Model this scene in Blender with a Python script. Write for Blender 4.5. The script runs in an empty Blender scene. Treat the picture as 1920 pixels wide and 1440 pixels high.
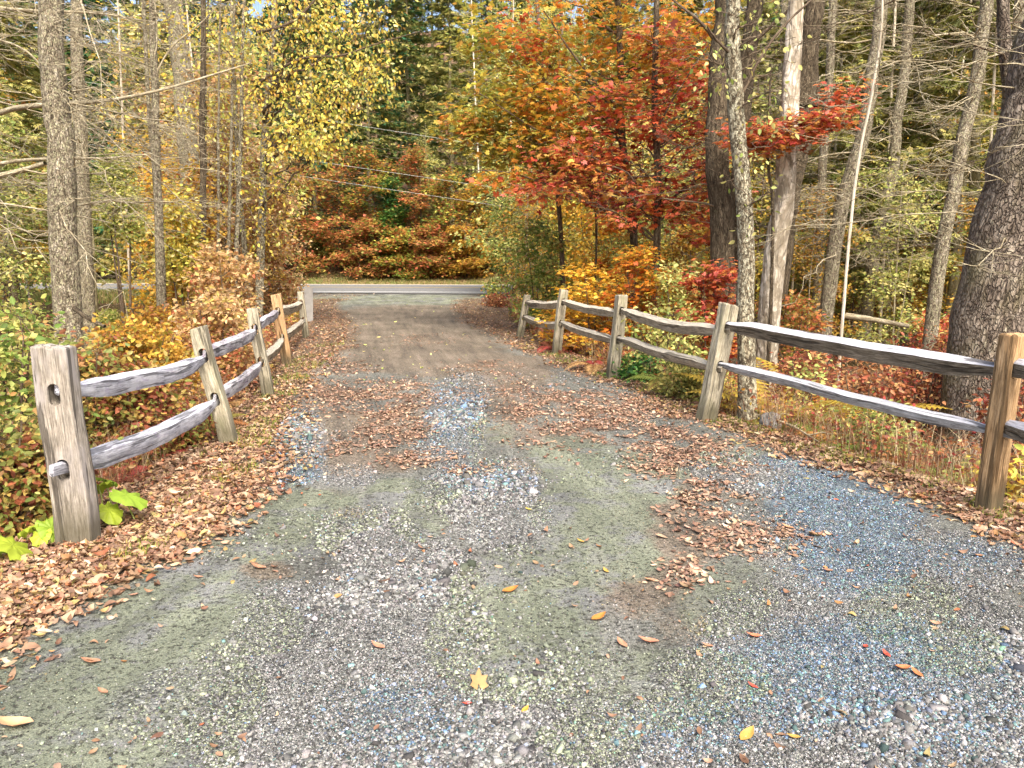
import bpy, bmesh, math, random
import numpy as np
from math import radians, sin, cos, tan, atan, pi
from mathutils import Vector, Matrix, Euler

# ------------------------------------------------------------------ camera, world, sun
scene = bpy.context.scene
F_PX = 1450.0
PITCH = radians(9.4)
CAM_Z = 1.6
cd = bpy.data.cameras.new('camera')
cam = bpy.data.objects.new('camera', cd)
scene.collection.objects.link(cam)
cam.location = (0, 0, CAM_Z)
cam.rotation_euler = (radians(90) - PITCH, 0, 0)
cd.sensor_width = 36.0
cd.lens = 36.0 * F_PX / 1920.0
cd.clip_start = 0.05
cd.clip_end = 1000
scene.camera = cam

SUN_EL, SUN_AZ = radians(50), radians(162)      # azimuth clockwise from +Y (view direction)
world = bpy.data.worlds.new('World')
scene.world = world
world.use_nodes = True
wn = world.node_tree
sky = wn.nodes.new('ShaderNodeTexSky')
sky.sky_type = 'NISHITA'
sky.sun_disc = False
sky.sun_elevation = SUN_EL
sky.sun_rotation = SUN_AZ
sky.air_density = 1.0
sky.dust_density = 6.0
sky.ozone_density = 0.4
bg = wn.nodes['Background']
bg.inputs['Strength'].default_value = 0.15
wn.links.new(sky.outputs[0], bg.inputs['Color'])
sd = bpy.data.lights.new('sun', 'SUN')
sd.energy = 2.0
sd.angle = radians(24)
sd.color = (1.0, 0.95, 0.86)
sun = bpy.data.objects.new('sun', sd)
scene.collection.objects.link(sun)
sv = Vector((sin(SUN_AZ) * cos(SUN_EL), cos(SUN_AZ) * cos(SUN_EL), sin(SUN_EL)))
sun.rotation_euler = (-sv).to_track_quat('-Z', 'Y').to_euler()
scene.view_settings.view_transform = 'Standard'
scene.view_settings.look = 'None'
scene.view_settings.exposure = 1.34
scene.view_settings.gamma = 1.0
scene.cycles.max_bounces = 6
scene.cycles.diffuse_bounces = 3
scene.cycles.glossy_bounces = 2
scene.cycles.transmission_bounces = 4
scene.cycles.transparent_max_bounces = 4
scene.cycles.caustics_reflective = False
scene.cycles.caustics_refractive = False

# ------------------------------------------------------------------ helpers
COL = scene.collection
rng = np.random.default_rng(7)
A = np.array


def ray(u, v):
    xc, yc = (u - 960.0) / F_PX, (720.0 - v) / F_PX
    return A([xc, cos(PITCH) + yc * sin(PITCH), -sin(PITCH) + yc * cos(PITCH)])


def P(u, v, z=0.0):
    r = ray(u, v)
    t = (z - CAM_Z) / r[2]
    return A([r[0] * t, r[1] * t, z])


def AT(u, v, Y):
    r = ray(u, v)
    t = Y / r[1]
    return A([r[0] * t, Y, CAM_Z + r[2] * t])


def hash2(ix, iy, s):
    n = (ix.astype(np.int64) * 374761393 + iy.astype(np.int64) * 668265263 + s * 2147483647 + 1013904223) & 0xffffffff
    n = ((n ^ (n >> 13)) * 1274126177) & 0xffffffff
    n = n ^ (n >> 16)
    return (n & 0xffff) / 65535.0


def vnoise(x, y, s=0):
    ix, iy = np.floor(x), np.floor(y)
    fx, fy = x - ix, y - iy
    fx, fy = fx * fx * (3 - 2 * fx), fy * fy * (3 - 2 * fy)
    a, b = hash2(ix, iy, s), hash2(ix + 1, iy, s)
    c, d = hash2(ix, iy + 1, s), hash2(ix + 1, iy + 1, s)
    return (a * (1 - fx) + b * fx) * (1 - fy) + (c * (1 - fx) + d * fx) * fy


def fbm(x, y, s=0, o=4):
    r, a, t = 0, 0.5, 0
    for k in range(o):
        r = r + a * vnoise(x * 2 ** k, y * 2 ** k, s + k * 17)
        t += a
        a *= 0.55
    return r / t


def ss(a, b, x):
    t = np.clip((x - a) / (b - a), 0, 1)
    return t * t * (3 - 2 * t)


def make_mesh(name, V, Fs, smooth=False, attrs=None):
    me = bpy.data.meshes.new(name)
    V = np.asarray(V, dtype=np.float32).reshape(-1, 3)
    me.vertices.add(len(V))
    me.vertices.foreach_set('co', V.ravel())
    Fs = [np.asarray(f, dtype=np.int32) for f in Fs if len(f)]
    nl = sum(f.size for f in Fs)
    npoly = sum(len(f) for f in Fs)
    me.loops.add(nl)
    me.polygons.add(npoly)
    me.loops.foreach_set('vertex_index', np.concatenate([f.ravel() for f in Fs]))
    st, o = [], 0
    for f in Fs:
        st.append(o + np.arange(len(f), dtype=np.int32) * f.shape[1])
        o += f.size
    me.polygons.foreach_set('loop_start', np.concatenate(st))
    if smooth:
        me.polygons.foreach_set('use_smooth', np.ones(npoly, dtype=bool))
    for k, (typ, arr) in (attrs or {}).items():
        at = me.attributes.new(k, typ, 'POINT')
        arr = np.asarray(arr, dtype=np.float32)
        if typ == 'FLOAT_COLOR':
            if arr.shape[1] == 3:
                arr = np.concatenate([arr, np.ones((len(arr), 1), np.float32)], 1)
            at.data.foreach_set('color', arr.ravel())
        else:
            at.data.foreach_set('vector', arr.ravel())
    me.update(calc_edges=True)
    return me


def link(name, me, mat, parent=None):
    o = bpy.data.objects.new(name, me)
    COL.objects.link(o)
    if mat is not None:
        me.materials.append(mat)
    if parent is not None:
        o.parent = parent
    return o


def tag(o, label=None, cat=None, group=None, kind=None):
    if label: o['label'] = label
    if cat: o['category'] = cat
    if group: o['group'] = group
    if kind: o['kind'] = kind
    return o


def empty(name, label, cat, group=None, loc=(0, 0, 0)):
    o = bpy.data.objects.new(name, None)
    COL.objects.link(o)
    o.location = tuple(float(c) for c in loc)
    o.empty_display_size = 0.2
    return tag(o, label, cat, group)


def copy_tree(o, parent=None):
    c = o.copy()
    COL.objects.link(c)
    c.parent = parent
    for ch in list(o.children):
        copy_tree(ch, c)
    return c


# ------------------------------------------------------------------ materials
def nd(nt, typ, **kw):
    n = nt.nodes.new(typ)
    for k, v in kw.items():
        if k.startswith('i_'):
            n.inputs[k[2:].replace('_', ' ')].default_value = v
        else:
            setattr(n, k, v)
    return n


def ramp(nt, fac, stops, interp='LINEAR'):
    r = nt.nodes.new('ShaderNodeValToRGB')
    r.color_ramp.interpolation = interp
    el = r.color_ramp.elements
    while len(el) < len(stops):
        el.new(0.5)
    for e, (p, c) in zip(el, stops):
        e.position = p
        e.color = (c[0], c[1], c[2], 1) if not isinstance(c, (int, float)) else (c, c, c, 1)
    nt.links.new(fac, r.inputs[0])
    return r.outputs[0]


def mixc(nt, fac, a, b, mode='MIX'):
    m = nt.nodes.new('ShaderNodeMix')
    m.data_type = 'RGBA'
    m.blend_type = mode
    for s, i in ((fac, 0), (a, 6), (b, 7)):
        if isinstance(s, bpy.types.NodeSocket):
            nt.links.new(s, m.inputs[i])
        elif i == 0:
            m.inputs[0].default_value = s
        else:
            m.inputs[i].default_value = (s[0], s[1], s[2], 1)
    return m.outputs[2]


def mathn(nt, op, a, b=None, clamp=False):
    m = nt.nodes.new('ShaderNodeMath')
    m.operation = op
    m.use_clamp = clamp
    for i, s in enumerate((a, b)):
        if s is None: continue
        if isinstance(s, bpy.types.NodeSocket): nt.links.new(s, m.inputs[i])
        else: m.inputs[i].default_value = s
    return m.outputs[0]


def new_mat(name, rough=0.85, spec=0.3):
    m = bpy.data.materials.new(name)
    m.use_nodes = True
    nt = m.node_tree
    b = nt.nodes['Principled BSDF']
    b.inputs['Roughness'].default_value = rough
    b.inputs['Specular IOR Level'].default_value = spec
    return m, nt, b


def coords(nt, src, scale):
    if src == 'object':
        c = nd(nt, 'ShaderNodeTexCoord').outputs['Object']
    else:
        c = nd(nt, 'ShaderNodeAttribute', attribute_name=src).outputs['Vector']
    mp = nd(nt, 'ShaderNodeMapping')
    mp.inputs['Scale'].default_value = scale
    nt.links.new(c, mp.inputs[0])
    return mp.outputs[0]


def noise(nt, vec, scale=5, detail=4, rough=0.6, dist=0.0):
    n = nd(nt, 'ShaderNodeTexNoise')
    n.inputs['Scale'].default_value = scale
    n.inputs['Detail'].default_value = detail
    n.inputs['Roughness'].default_value = rough
    n.inputs['Distortion'].default_value = dist
    nt.links.new(vec, n.inputs['Vector'])
    return n.outputs['Fac']


def bump(nt, b, h, strength, dist):
    n = nd(nt, 'ShaderNodeBump')
    n.inputs['Strength'].default_value = strength
    n.inputs['Distance'].default_value = dist
    nt.links.new(h, n.inputs['Height'])
    nt.links.new(n.outputs[0], b.inputs['Normal'])


def leaf_mat(name, transl=0.35, rough=0.5, vary=0.25):
    m, nt, b = new_mat(name, rough, 0.35)
    at = nd(nt, 'ShaderNodeAttribute', attribute_name='col').outputs['Color']
    c = noise(nt, coords(nt, 'object', (1, 1, 1)), 18, 2, 0.6)
    v = ramp(nt, c, [(0.25, 1 - vary), (0.75, 1 + vary * 0.5)])
    col = mixc(nt, 1.0, at, v, 'MULTIPLY')
    nt.links.new(col, b.inputs['Base Color'])
    tr = nd(nt, 'ShaderNodeBsdfTranslucent')
    nt.links.new(col, tr.inputs[0])
    mx = nd(nt, 'ShaderNodeMixShader')
    mx.inputs[0].default_value = transl
    nt.links.new(b.outputs[0], mx.inputs[1])
    nt.links.new(tr.outputs[0], mx.inputs[2])
    nt.links.new(mx.outputs[0], nt.nodes['Material Output'].inputs['Surface'])
    return m


def bark_mat(name, dark, mid, light, scale=9.0, stretch=0.22, lichen=None, lichen_amt=0.35, bstr=0.9, bdist=0.03, moss=None):
    m, nt, b = new_mat(name, 0.95, 0.15)
    v = coords(nt, 'gc', (1, 1, stretch))
    wv = nd(nt, 'ShaderNodeTexNoise'); wv.inputs['Scale'].default_value = scale * .8; wv.inputs['Detail'].default_value = 3
    nt.links.new(v, wv.inputs['Vector'])
    wm = nd(nt, 'ShaderNodeVectorMath', operation='MULTIPLY_ADD'); wm.inputs[1].default_value = (1.6 / scale,) * 3
    nt.links.new(wv.outputs['Color'], wm.inputs[0]); nt.links.new(v, wm.inputs[2]); v = wm.outputs[0]
    n1 = noise(nt, v, scale, 6, 0.65, 0.4)
    vo = nd(nt, 'ShaderNodeTexVoronoi', feature='DISTANCE_TO_EDGE')
    vo.inputs['Scale'].default_value = scale * 2.2
    nt.links.new(v, vo.inputs['Vector'])
    crack = ramp(nt, vo.outputs['Distance'], [(0.0, 0.0), (0.16, 1.0)])
    col = ramp(nt, n1, [(0.32, dark), (0.5, mid), (0.68, light)])
    col = mixc(nt, mathn(nt, 'MULTIPLY', mathn(nt, 'SUBTRACT', 1.0, crack), 0.6), col, dark)
    if lichen:
        v2 = coords(nt, 'gc', (1, 1, 0.7))
        l = noise(nt, v2, scale * 1.3, 5, 0.7)
        lm = ramp(nt, l, [(0.62 - lichen_amt * 0.3, 0.0), (0.70 - lichen_amt * 0.3, 1.0)])
        col = mixc(nt, mathn(nt, 'MULTIPLY', lm, 0.8), col, lichen)
    if moss:
        l = noise(nt, coords(nt, 'gc', (1, 1, 0.5)), 2.4, 3, 0.6)
        col = mixc(nt, ramp(nt, l, [(0.5, 0.0), (0.66, 0.6)]), col, moss)
    nt.links.new(col, b.inputs['Base Color'])
    h = mathn(nt, 'ADD', mathn(nt, 'MULTIPLY', n1, 0.7), mathn(nt, 'MULTIPLY', crack, 0.5))
    bump(nt, b, h, bstr, bdist)
    return m


def wood_mat(name, dark, mid, light, patch=None, patch2=None, seed=0.0, pamt=0.5, top=None):
    m, nt, b = new_mat(name, 0.9, 0.2)
    v0 = coords(nt, 'gc', (1, 1, 0.05))
    v0.node.inputs['Location'].default_value = (seed, seed * 0.7, seed * 0.3)
    g = noise(nt, v0, 130, 6, 0.75, 0.5)
    g2 = noise(nt, v0, 22, 3, 0.6, 0.5)
    col = ramp(nt, g, [(0.36, dark), (0.5, mid), (0.64, light)])
    blot = noise(nt, coords(nt, 'gc', (1, 1, 0.6)), 9, 5, 0.75)
    col = mixc(nt, 1.0, col, ramp(nt, blot, [(0.35, .68), (0.62, 1.15)]), 'MULTIPLY')
    v1 = coords(nt, 'gc', (1, 1, 0.35))
    v1.node.inputs['Location'].default_value = (seed * 1.7, seed, 0)
    if patch:
        p = noise(nt, v1, 7, 4, 0.65)
        col = mixc(nt, ramp(nt, p, [(0.56 - pamt * .15, 0.0), (0.68 - pamt * .15, 0.75)]), col, patch)
    if patch2:
        p = noise(nt, v1, 19, 4, 0.7)
        col = mixc(nt, ramp(nt, p, [(0.58, 0.0), (0.66, 0.6)]), col, patch2)
    if top:      # upward faces paler: silver weathering plus sky brightness painted into the colour
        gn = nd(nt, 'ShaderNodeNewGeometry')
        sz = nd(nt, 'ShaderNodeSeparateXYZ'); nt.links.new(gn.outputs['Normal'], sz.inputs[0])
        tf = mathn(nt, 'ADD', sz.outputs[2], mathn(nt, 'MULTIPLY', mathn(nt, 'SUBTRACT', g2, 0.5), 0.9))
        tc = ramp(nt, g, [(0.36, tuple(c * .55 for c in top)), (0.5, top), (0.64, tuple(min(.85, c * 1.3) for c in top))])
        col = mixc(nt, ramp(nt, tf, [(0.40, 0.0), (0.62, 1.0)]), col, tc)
    crk = ramp(nt, g2, [(0.40, 0.0), (0.44, 1.0)])
    col = mixc(nt, mathn(nt, 'MULTIPLY', mathn(nt, 'SUBTRACT', 1.0, crk), 0.72), col, tuple(c * 0.35 for c in dark))
    ob = nd(nt, 'ShaderNodeSeparateXYZ'); nt.links.new(nd(nt, 'ShaderNodeTexCoord').outputs['Object'], ob.inputs[0])
    ft = mathn(nt, 'SUBTRACT', ob.outputs[2], mathn(nt, 'MULTIPLY', g2, 0.22))
    col = mixc(nt, ramp(nt, ft, [(0.0, 0.75), (0.16, 0.0)]), col, (.085, .075, .045))
    nt.links.new(col, b.inputs['Base Color'])
    h = mathn(nt, 'ADD', mathn(nt, 'MULTIPLY', g, 0.45), mathn(nt, 'MULTIPLY', crk, 0.6))
    bump(nt, b, h, 1.0, 0.009)
    return m


def flat_mat(name, c1, c2, scale=30, rough=0.85, bstr=0.4, bdist=0.01):
    m, nt, b = new_mat(name, rough, 0.2)
    n = noise(nt, coords(nt, 'object', (1, 1, 1)), scale, 5, 0.65)
    nt.links.new(ramp(nt, n, [(0.35, c1), (0.65, c2)]), b.inputs['Base Color'])
    bump(nt, b, n, bstr, bdist)
    return m


M_LEAF = leaf_mat('foliage', 0.42)
M_NEED = leaf_mat('needles', 0.30, 0.6)
M_DRY = leaf_mat('dry leaves', 0.12, 0.65, 0.35)
M_BARK_GREY = bark_mat('grey flaky bark', (.07, .055, .035), (.30, .25, .175), (.60, .54, .42), 26, 0.38, (.50, .48, .30), 0.35, 1.0, 0.04)
M_BARK_BIG = bark_mat('scaly brown bark', (.07, .052, .04), (.20, .16, .125), (.42, .36, .29), 15, 0.45, (.42, .38, .28), 0.12, 1.0, 0.06, (.20, .18, .08))
M_BARK_DARK = bark_mat('dark ridged bark', (.04, .03, .02), (.13, .10, .065), (.26, .21, .14), 26, 0.2, (.26, .25, .15), 0.05, 1.0, 0.03)
M_BARK_LICHEN = bark_mat('lichen crusted bark', (.06, .045, .03), (.20, .165, .11), (.38, .33, .23), 22, 0.35, (.56, .53, .39), 0.45, 1.0, 0.025)
M_BARK_PALE = bark_mat('pale barkless wood', (.34, .28, .20), (.62, .55, .43), (.80, .75, .64), 14, 0.10, None, 0, 0.5, 0.012)
M_BARK_STRIP = bark_mat('half stripped pale trunk', (.16, .13, .09), (.62, .55, .44), (.78, .73, .62), 5, 0.22, (.24, .20, .14), 0.5, 0.8, 0.03)
M_BARK_TWIG = bark_mat('grey twig bark', (.14, .11, .07), (.36, .31, .20), (.58, .53, .40), 30, 0.3, None, 0, 0.3, 0.004)
M_BARK_TWIGD = bark_mat('dark twig bark', (.05, .035, .025), (.13, .095, .065), (.24, .19, .13), 30, 0.3, None, 0, 0.3, 0.004)
M_BARK_FAR = bark_mat('olive grey bark', (.14, .12, .065), (.34, .30, .18), (.54, .50, .34), 12, 0.3, None, 0, 0.6, 0.02)

# ------------------------------------------------------------------ terrain
# fence lines (x as a function of y)
LP = [P(147, 1018), P(430, 830), P(503, 741), P(540, 685), P(576, 633)]
RP = [P(974, 633), P(1043, 663), P(1150, 710), P(1323, 788), P(1850, 958)]
lfy = A([-8, 0, 3.2] + [p[1] for p in LP] + [22, 28, 33, 36])
lfx = A([-8.5, -4.2, -2.75] + [p[0] for p in LP] + [-5.6, -7.6, -10.5, -13])
rps = RP[::-1]
rfy = A([-8, 0, 2.5] + [p[1] for p in rps] + [20, 25, 30, 33, 36])
rfx = A([9.5, 6.2, 4.1] + [p[0] for p in rps] + [-0.3, -0.3, 0.4, 1.8, 5])


def lfx_at(y): return np.interp(y, lfy, lfx)
def rfx_at(y): return np.interp(y, rfy, rfx)


ROAD_K = -0.10


def road_t(x, y):          # distance from the near white line across the road
    return y - (34.3 + ROAD_K * (x + 10))


def base_h(x, y):
    """ground height without the lowering under the sheets"""
    dl = np.maximum(lfx_at(y) - x, 0)
    dr = np.maximum(x - rfx_at(y), 0)
    side = -0.42 * ss(0.05, 1.5, dl) - 0.55 * ss(0.15, 1.9, dr)
    rt = road_t(x, y)
    side = side * (1 - ss(-9, -2.0, rt))
    rough = (fbm(x * 0.9, y * 0.9, 3) - 0.5) * 0.28 * ss(0.1, 1.2, dl + dr) * (1 - ss(-6, -1.5, rt))
    far = rt - 11.5
    hill = np.where(far > 0, 0.30 * np.maximum(far, 0) ** 1.02, 0) + (fbm(x * 0.1, y * 0.1, 9) - 0.5) * 3.0 * ss(2, 20, far)
    verge = 0.25 * ss(9.2, 12, rt)
    return side + rough + hill + verge


def drive_h(x, y):
    w = ss(-0.2, 1.0, x - lfx_at(y)) * ss(-0.2, 1.0, rfx_at(y) - x)
    b = (fbm(x * 1.1, y * 0.7, 21) - 0.5) * 0.075
    b = b + (fbm(x * 7, y * 7, 23, 3) - 0.5) * 0.014
    fade = 1 - ss(29, 33, y)
    return base_h(x, y) + (0.03 + b) * w * fade + 0.006


def in_drive(x, y):
    w = ss(0.15, 0.5, x - lfx_at(y)) * ss(0.15, 0.5, rfx_at(y) - x) * (1 - ss(33.2, 33.6, road_t(x, y) + 34))
    return w


def ground_h(x, y):
    rt = road_t(x, y)
    road = ss(-0.9, -0.5, rt) * (1 - ss(8.9, 9.3, rt))
    return base_h(x, y) - 0.10 * in_drive(x, y) - 0.08 * road


def gz(x, y): return float(ground_h(A([float(x)]), A([float(y)]))[0])


def axis(lims):
    out = [lims[0][0]]
    for a, b, s in lims:
        n = max(1, int(round((b - a) / s)))
        out += list(np.linspace(a, b, n + 1)[1:])
    return A(out)


gx = axis([(-160, -40, 6), (-40, -10, 1.2), (-10, 10, 0.16), (10, 40, 1.2), (40, 160, 6)])
gy = axis([(-20, 0, 1.5), (0, 20, 0.16), (20, 50, 0.4), (50, 90, 1.5), (90, 260, 8)])
X, Y = np.meshgrid(gx, gy)
Z = ground_h(X, Y)
nx, ny = len(gx), len(gy)


def grid_faces(nx, ny):
    i = np.arange(nx * ny).reshape(ny, nx)
    return np.stack([i[:-1, :-1].ravel(), i[:-1, 1:].ravel(), i[1:, 1:].ravel(), i[1:, :-1].ravel()], 1)


m, nt, b = new_mat('forest floor', 0.95, 0.1)
vv = coords(nt, 'object', (1, 1, 1))
n1, n2, n3 = noise(nt, vv, 0.6, 4), noise(nt, vv, 9, 5, 0.7), noise(nt, vv, 40, 4, 0.7)
c = ramp(nt, n2, [(0.3, (.05, .028, .018)), (0.5, (.15, .085, .05)), (0.7, (.28, .17, .10))])
c = mixc(nt, ramp(nt, n1, [(0.45, 0.0), (0.62, 0.7)]), c, (.055, .06, .02))
c = mixc(nt, ramp(nt, n3, [(0.55, 0.0), (0.7, 0.6)]), c, (.36, .23, .13))
nt.links.new(c, b.inputs['Base Color'])
bump(nt, b, mathn(nt, 'ADD', n2, mathn(nt, 'MULTIPLY', n3, 0.5)), 1.0, 0.06)
ground = link('ground', make_mesh('ground', np.stack([X, Y, Z], -1), [grid_faces(nx, ny)], True), m)
tag(ground, 'leaf strewn forest floor on both sides of the drive and up the slope', None, None, 'structure')

# ---- the driveway sheet with its patches of stone, fines and dirt
YS = [-7.0]
while YS[-1] < 33.5:
    YS.append(YS[-1] + max(0.014 * abs(YS[-1] + 0.0), 0.02 if 0.6 < YS[-1] else 0.12))
YS = A(YS)
NXD = 330
tt = np.linspace(0, 1, NXD)
XL, XR = lfx_at(YS) - 0.12, rfx_at(YS) + 0.22
X = XL[:, None] + (XR - XL)[:, None] * tt[None, :]
Y = np.repeat(YS[:, None], NXD, 1)
Y = Y - np.maximum(road_t(X, Y) + 0.45, 0)      # stop at the road edge
ZD = drive_h(X, Y)


def blob_field(x, y, blobs, warp=0.35, seed=50, soft=0.35):
    """blobs (u, v, ru, rv, w): ellipses lying on the ground, measured off the photograph, in metres"""
    f = np.zeros_like(x)
    wx = (fbm(x * 1.6, y * 1.6, seed) - 0.5) * 2 * warp
    wy = (fbm(x * 1.6, y * 1.6, seed + 9) - 0.5) * 2 * warp
    for (u, v, ru, rv, w) in blobs:
        c = P(u, v)
        ax = ru / F_PX * math.hypot(c[1], CAM_Z)
        ay = abs(P(u, v - rv)[1] - P(u, v + rv)[1]) / 2
        th = math.atan2(c[0], c[1])
        dx, dy = x - c[0] + wx * min(1, ax), y - c[1] + wy * min(2, ay)
        k = c[0] / c[1]
        dx = dx - k * (y - c[1])          # lengthen along the line of travel
        d = np.sqrt((dx / ax) ** 2 + (dy / ay) ** 2)
        f = np.maximum(f, w * (1 - ss(1 - soft, 1 + soft, d)))
    return f


B_GRAV = [(560, 800, 50, 40, 1), (550, 850, 60, 60, 1), (520, 890, 60, 40, .9), (870, 740, 60, 40, 1), (860, 790, 50, 60, 1), (830, 850, 60, 40, .9),
          (650, 900, 60, 25, .9), (900, 910, 110, 60, 1), (960, 960, 80, 60, .8), (700, 1010, 110, 60, 1), (760, 1060, 120, 60, 1), (720, 1120, 130, 80, 1),
          (800, 1180, 100, 90, 1), (560, 1220, 140, 120, .8), (640, 1350, 260, 130, 1), (820, 1380, 260, 100, 1), (1250, 1390, 220, 100, 1), (1500, 1300, 260, 180, 1),
          (1560, 1150, 160, 110, 1), (1560, 1040, 150, 70, 1), (1600, 980, 150, 50, 1), (1470, 900, 110, 40, 1), (1750, 1060, 220, 70, 1), (1750, 1250, 200, 180, .8),
          (1850, 1380, 160, 120, .8), (1450, 1180, 130, 90, .9), (1000, 1330, 200, 60, .6), (350, 1340, 160, 90, .45), (1370, 880, 90, 40, .7), (480, 1290, 120, 90, .6),
          (940, 1000, 90, 40, .6), (1100, 1250, 110, 60, .45)]
B_BLUE = [(560, 830, 50, 70, .55), (850, 770, 70, 60, .5), (1600, 980, 130, 80, 1), (1620, 1060, 120, 60, 1), (1540, 930, 90, 50, 1), (1580, 1250, 190, 90, .8),
          (1500, 1320, 120, 60, .7), (740, 1360, 130, 70, .45), (1300, 1380, 120, 60, .5), (1800, 1330, 120, 140, .5), (550, 890, 60, 30, .7), (1800, 1060, 120, 40, .5),
          (900, 900, 100, 30, .4), (1480, 870, 60, 20, .8)]
B_GREEN = [(1180, 900, 110, 50, 1), (1080, 870, 90, 50, .9), (1110, 960, 120, 60, 1), (1130, 1030, 110, 60, 1), (1000, 1100, 160, 80, .8), (560, 960, 130, 45, 1), (480, 1010, 140, 50, 1),
           (330, 1110, 160, 60, 1), (200, 1190, 180, 70, 1), (420, 1170, 150, 70, .9), (120, 1300, 200, 110, .9), (300, 1290, 160, 100, .8), (100, 1420, 220, 90, .9), (330, 1420, 120, 60, .6),
           (980, 1200, 170, 110, .9), (1220, 1290, 220, 80, .8), (1100, 1400, 90, 50, .8), (1360, 1120, 90, 80, .6), (760, 930, 90, 30, .8), (780, 980, 60, 40, .6), (1700, 1150, 110, 70, .6),
           (1800, 1230, 110, 60, .5), (980, 570, 0, 0, 0), (1360, 850, 70, 30, .7), (920, 830, 50, 60, .5), (760, 562, 200, 10, .9)]
B_DIRT = [(780, 600, 190, 34, 1), (770, 640, 170, 34, 1), (830, 680, 190, 28, .9), (960, 700, 90, 35, 1), (640, 820, 80, 60, .9), (760, 800, 60, 30, .8), (700, 870, 110, 25, .9),
          (1230, 940, 80, 60, 1), (1260, 1010, 90, 60, 1), (1200, 1090, 90, 60, .9), (1270, 1160, 60, 60, .5), (940, 780, 50, 60, .6), (1050, 830, 90, 30, .7), (620, 940, 50, 16, .7),
          (510, 1080, 50, 18, .9), (105, 1280, 30, 14, .8), (980, 880, 60, 20, .5), (650, 965, 40, 14, .6), (1440, 1020, 70, 50, .5)]
g_ = blob_field(X, Y, B_GRAV, 0.3, 50)
b_ = blob_field(X, Y, B_BLUE, 0.35, 60, 0.5)
n_ = blob_field(X, Y, B_GREEN, 0.3, 70)
d_ = blob_field(X, Y, B_DIRT, 0.35, 80, 0.45)
eL = A([P(*q) for q in [(-500, 1500), (-60, 1225), (0, 1190), (200, 1095), (330, 1040), (430, 985), (505, 905), (530, 810), (590, 710), (650, 650), (655, 605), (625, 570)]])
eR = A([P(*q) for q in [(2100, 1110), (1920, 1010), (1740, 945), (1560, 880), (1430, 830), (1290, 790), (1180, 735), (1060, 690), (960, 650), (880, 605), (850, 575)]])
eL = eL[np.argsort(eL[:, 1])]; eR = eR[np.argsort(eR[:, 1])]
B_LIT = [(720, 742, 125, 24, 1), (640, 745, 60, 26, .9), (735, 790, 60, 40, .9), (770, 862, 70, 16, .8), (650, 845, 45, 16, .5), (920, 692, 65, 14, .9), (1000, 785, 65, 24, .9), (1090, 770, 130, 40, 1), (1190, 795, 120, 45, 1), (1250, 850, 85, 42, 1), (1290, 885, 50, 35, .9),
         (1320, 930, 60, 44, .55), (1370, 985, 70, 46, .5), (1440, 1010, 90, 34, .35), (1260, 900, 60, 24, .5), (1150, 825, 90, 28, .9), (880, 885, 40, 10, .6), (1010, 740, 90, 24, .5), (1240, 770, 120, 32, .9), (1290, 1080, 50, 30, .25), (800, 640, 60, 10, .3), (640, 690, 60, 18, .6), (1340, 880, 60, 30, .5)]


def litter_density(x, y, which='both'):
    n = fbm(x * 2.2, y * 2.2, 70)
    jl = (n - .5) * .55 * np.minimum(1, .3 + y / 12)
    xl = np.interp(y, eL[:, 1], eL[:, 0]); xr = np.interp(y, eR[:, 1], eR[:, 0])
    jl = jl + (fbm(x * 8, y * 8, 73) - .5) * .3
    bank = np.maximum(ss(.34, -.25, x - xl + jl), ss(-.34, .25, x - xr + jl))
    bl = blob_field(x, y, B_LIT, .5, 61, .75) * ss(.25, .75, n + .05 + (fbm(x * 7, y * 7, 72) - .5) * .7) * .95
    bk = bank * (.75 + .25 * ss(.3, .6, n))
    d = bk if which == 'bank' else bl * (1 - bank) if which == 'drive' else np.maximum(bk, bl)
    out = np.maximum(lfx_at(y) - .9 - x, x - rfx_at(y) - .9)
    d = d * (1 - .55 * ss(0, 1.2, out))
    d = np.where(y > 29, d * .3, d)
    return d


l_ = litter_density(X, Y)
m, nt, b = new_mat('gravel drive', 0.93, 0.2)
z1 = nd(nt, 'ShaderNodeAttribute', attribute_name='zone')
z2 = nd(nt, 'ShaderNodeAttribute', attribute_name='zone2')
sp = nd(nt, 'ShaderNodeSeparateColor')
nt.links.new(z1.outputs['Color'], sp.inputs[0])
sp2 = nd(nt, 'ShaderNodeSeparateColor')
nt.links.new(z2.outputs['Color'], sp2.inputs[0])
vv = coords(nt, 'object', (1, 1, 1))
nf = noise(nt, vv, 3.2, 6, 0.7)
nm = noise(nt, vv, 60, 5, 0.75)
nl = noise(nt, vv, 170, 4, 0.7)
vo = nd(nt, 'ShaderNodeTexVoronoi')
vo.inputs['Scale'].default_value = 85
vo.inputs['Randomness'].default_value = 1.0
nt.links.new(vv, vo.inputs['Vector'])
vcol = nd(nt, 'ShaderNodeSeparateColor')
nt.links.new(vo.outputs['Color'], vcol.inputs[0])


nf2 = noise(nt, vv, 22, 4, 0.75)


def zmask(s, lo=0.30, hi=0.72):
    t = mathn(nt, 'ADD', s, mathn(nt, 'MULTIPLY', mathn(nt, 'SUBTRACT', nf, 0.5), 1.5))
    t = mathn(nt, 'ADD', t, mathn(nt, 'MULTIPLY', mathn(nt, 'SUBTRACT', nf2, 0.5), 0.9))
    return ramp(nt, t, [(lo, 0.0), (hi, 1.0)])


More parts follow.
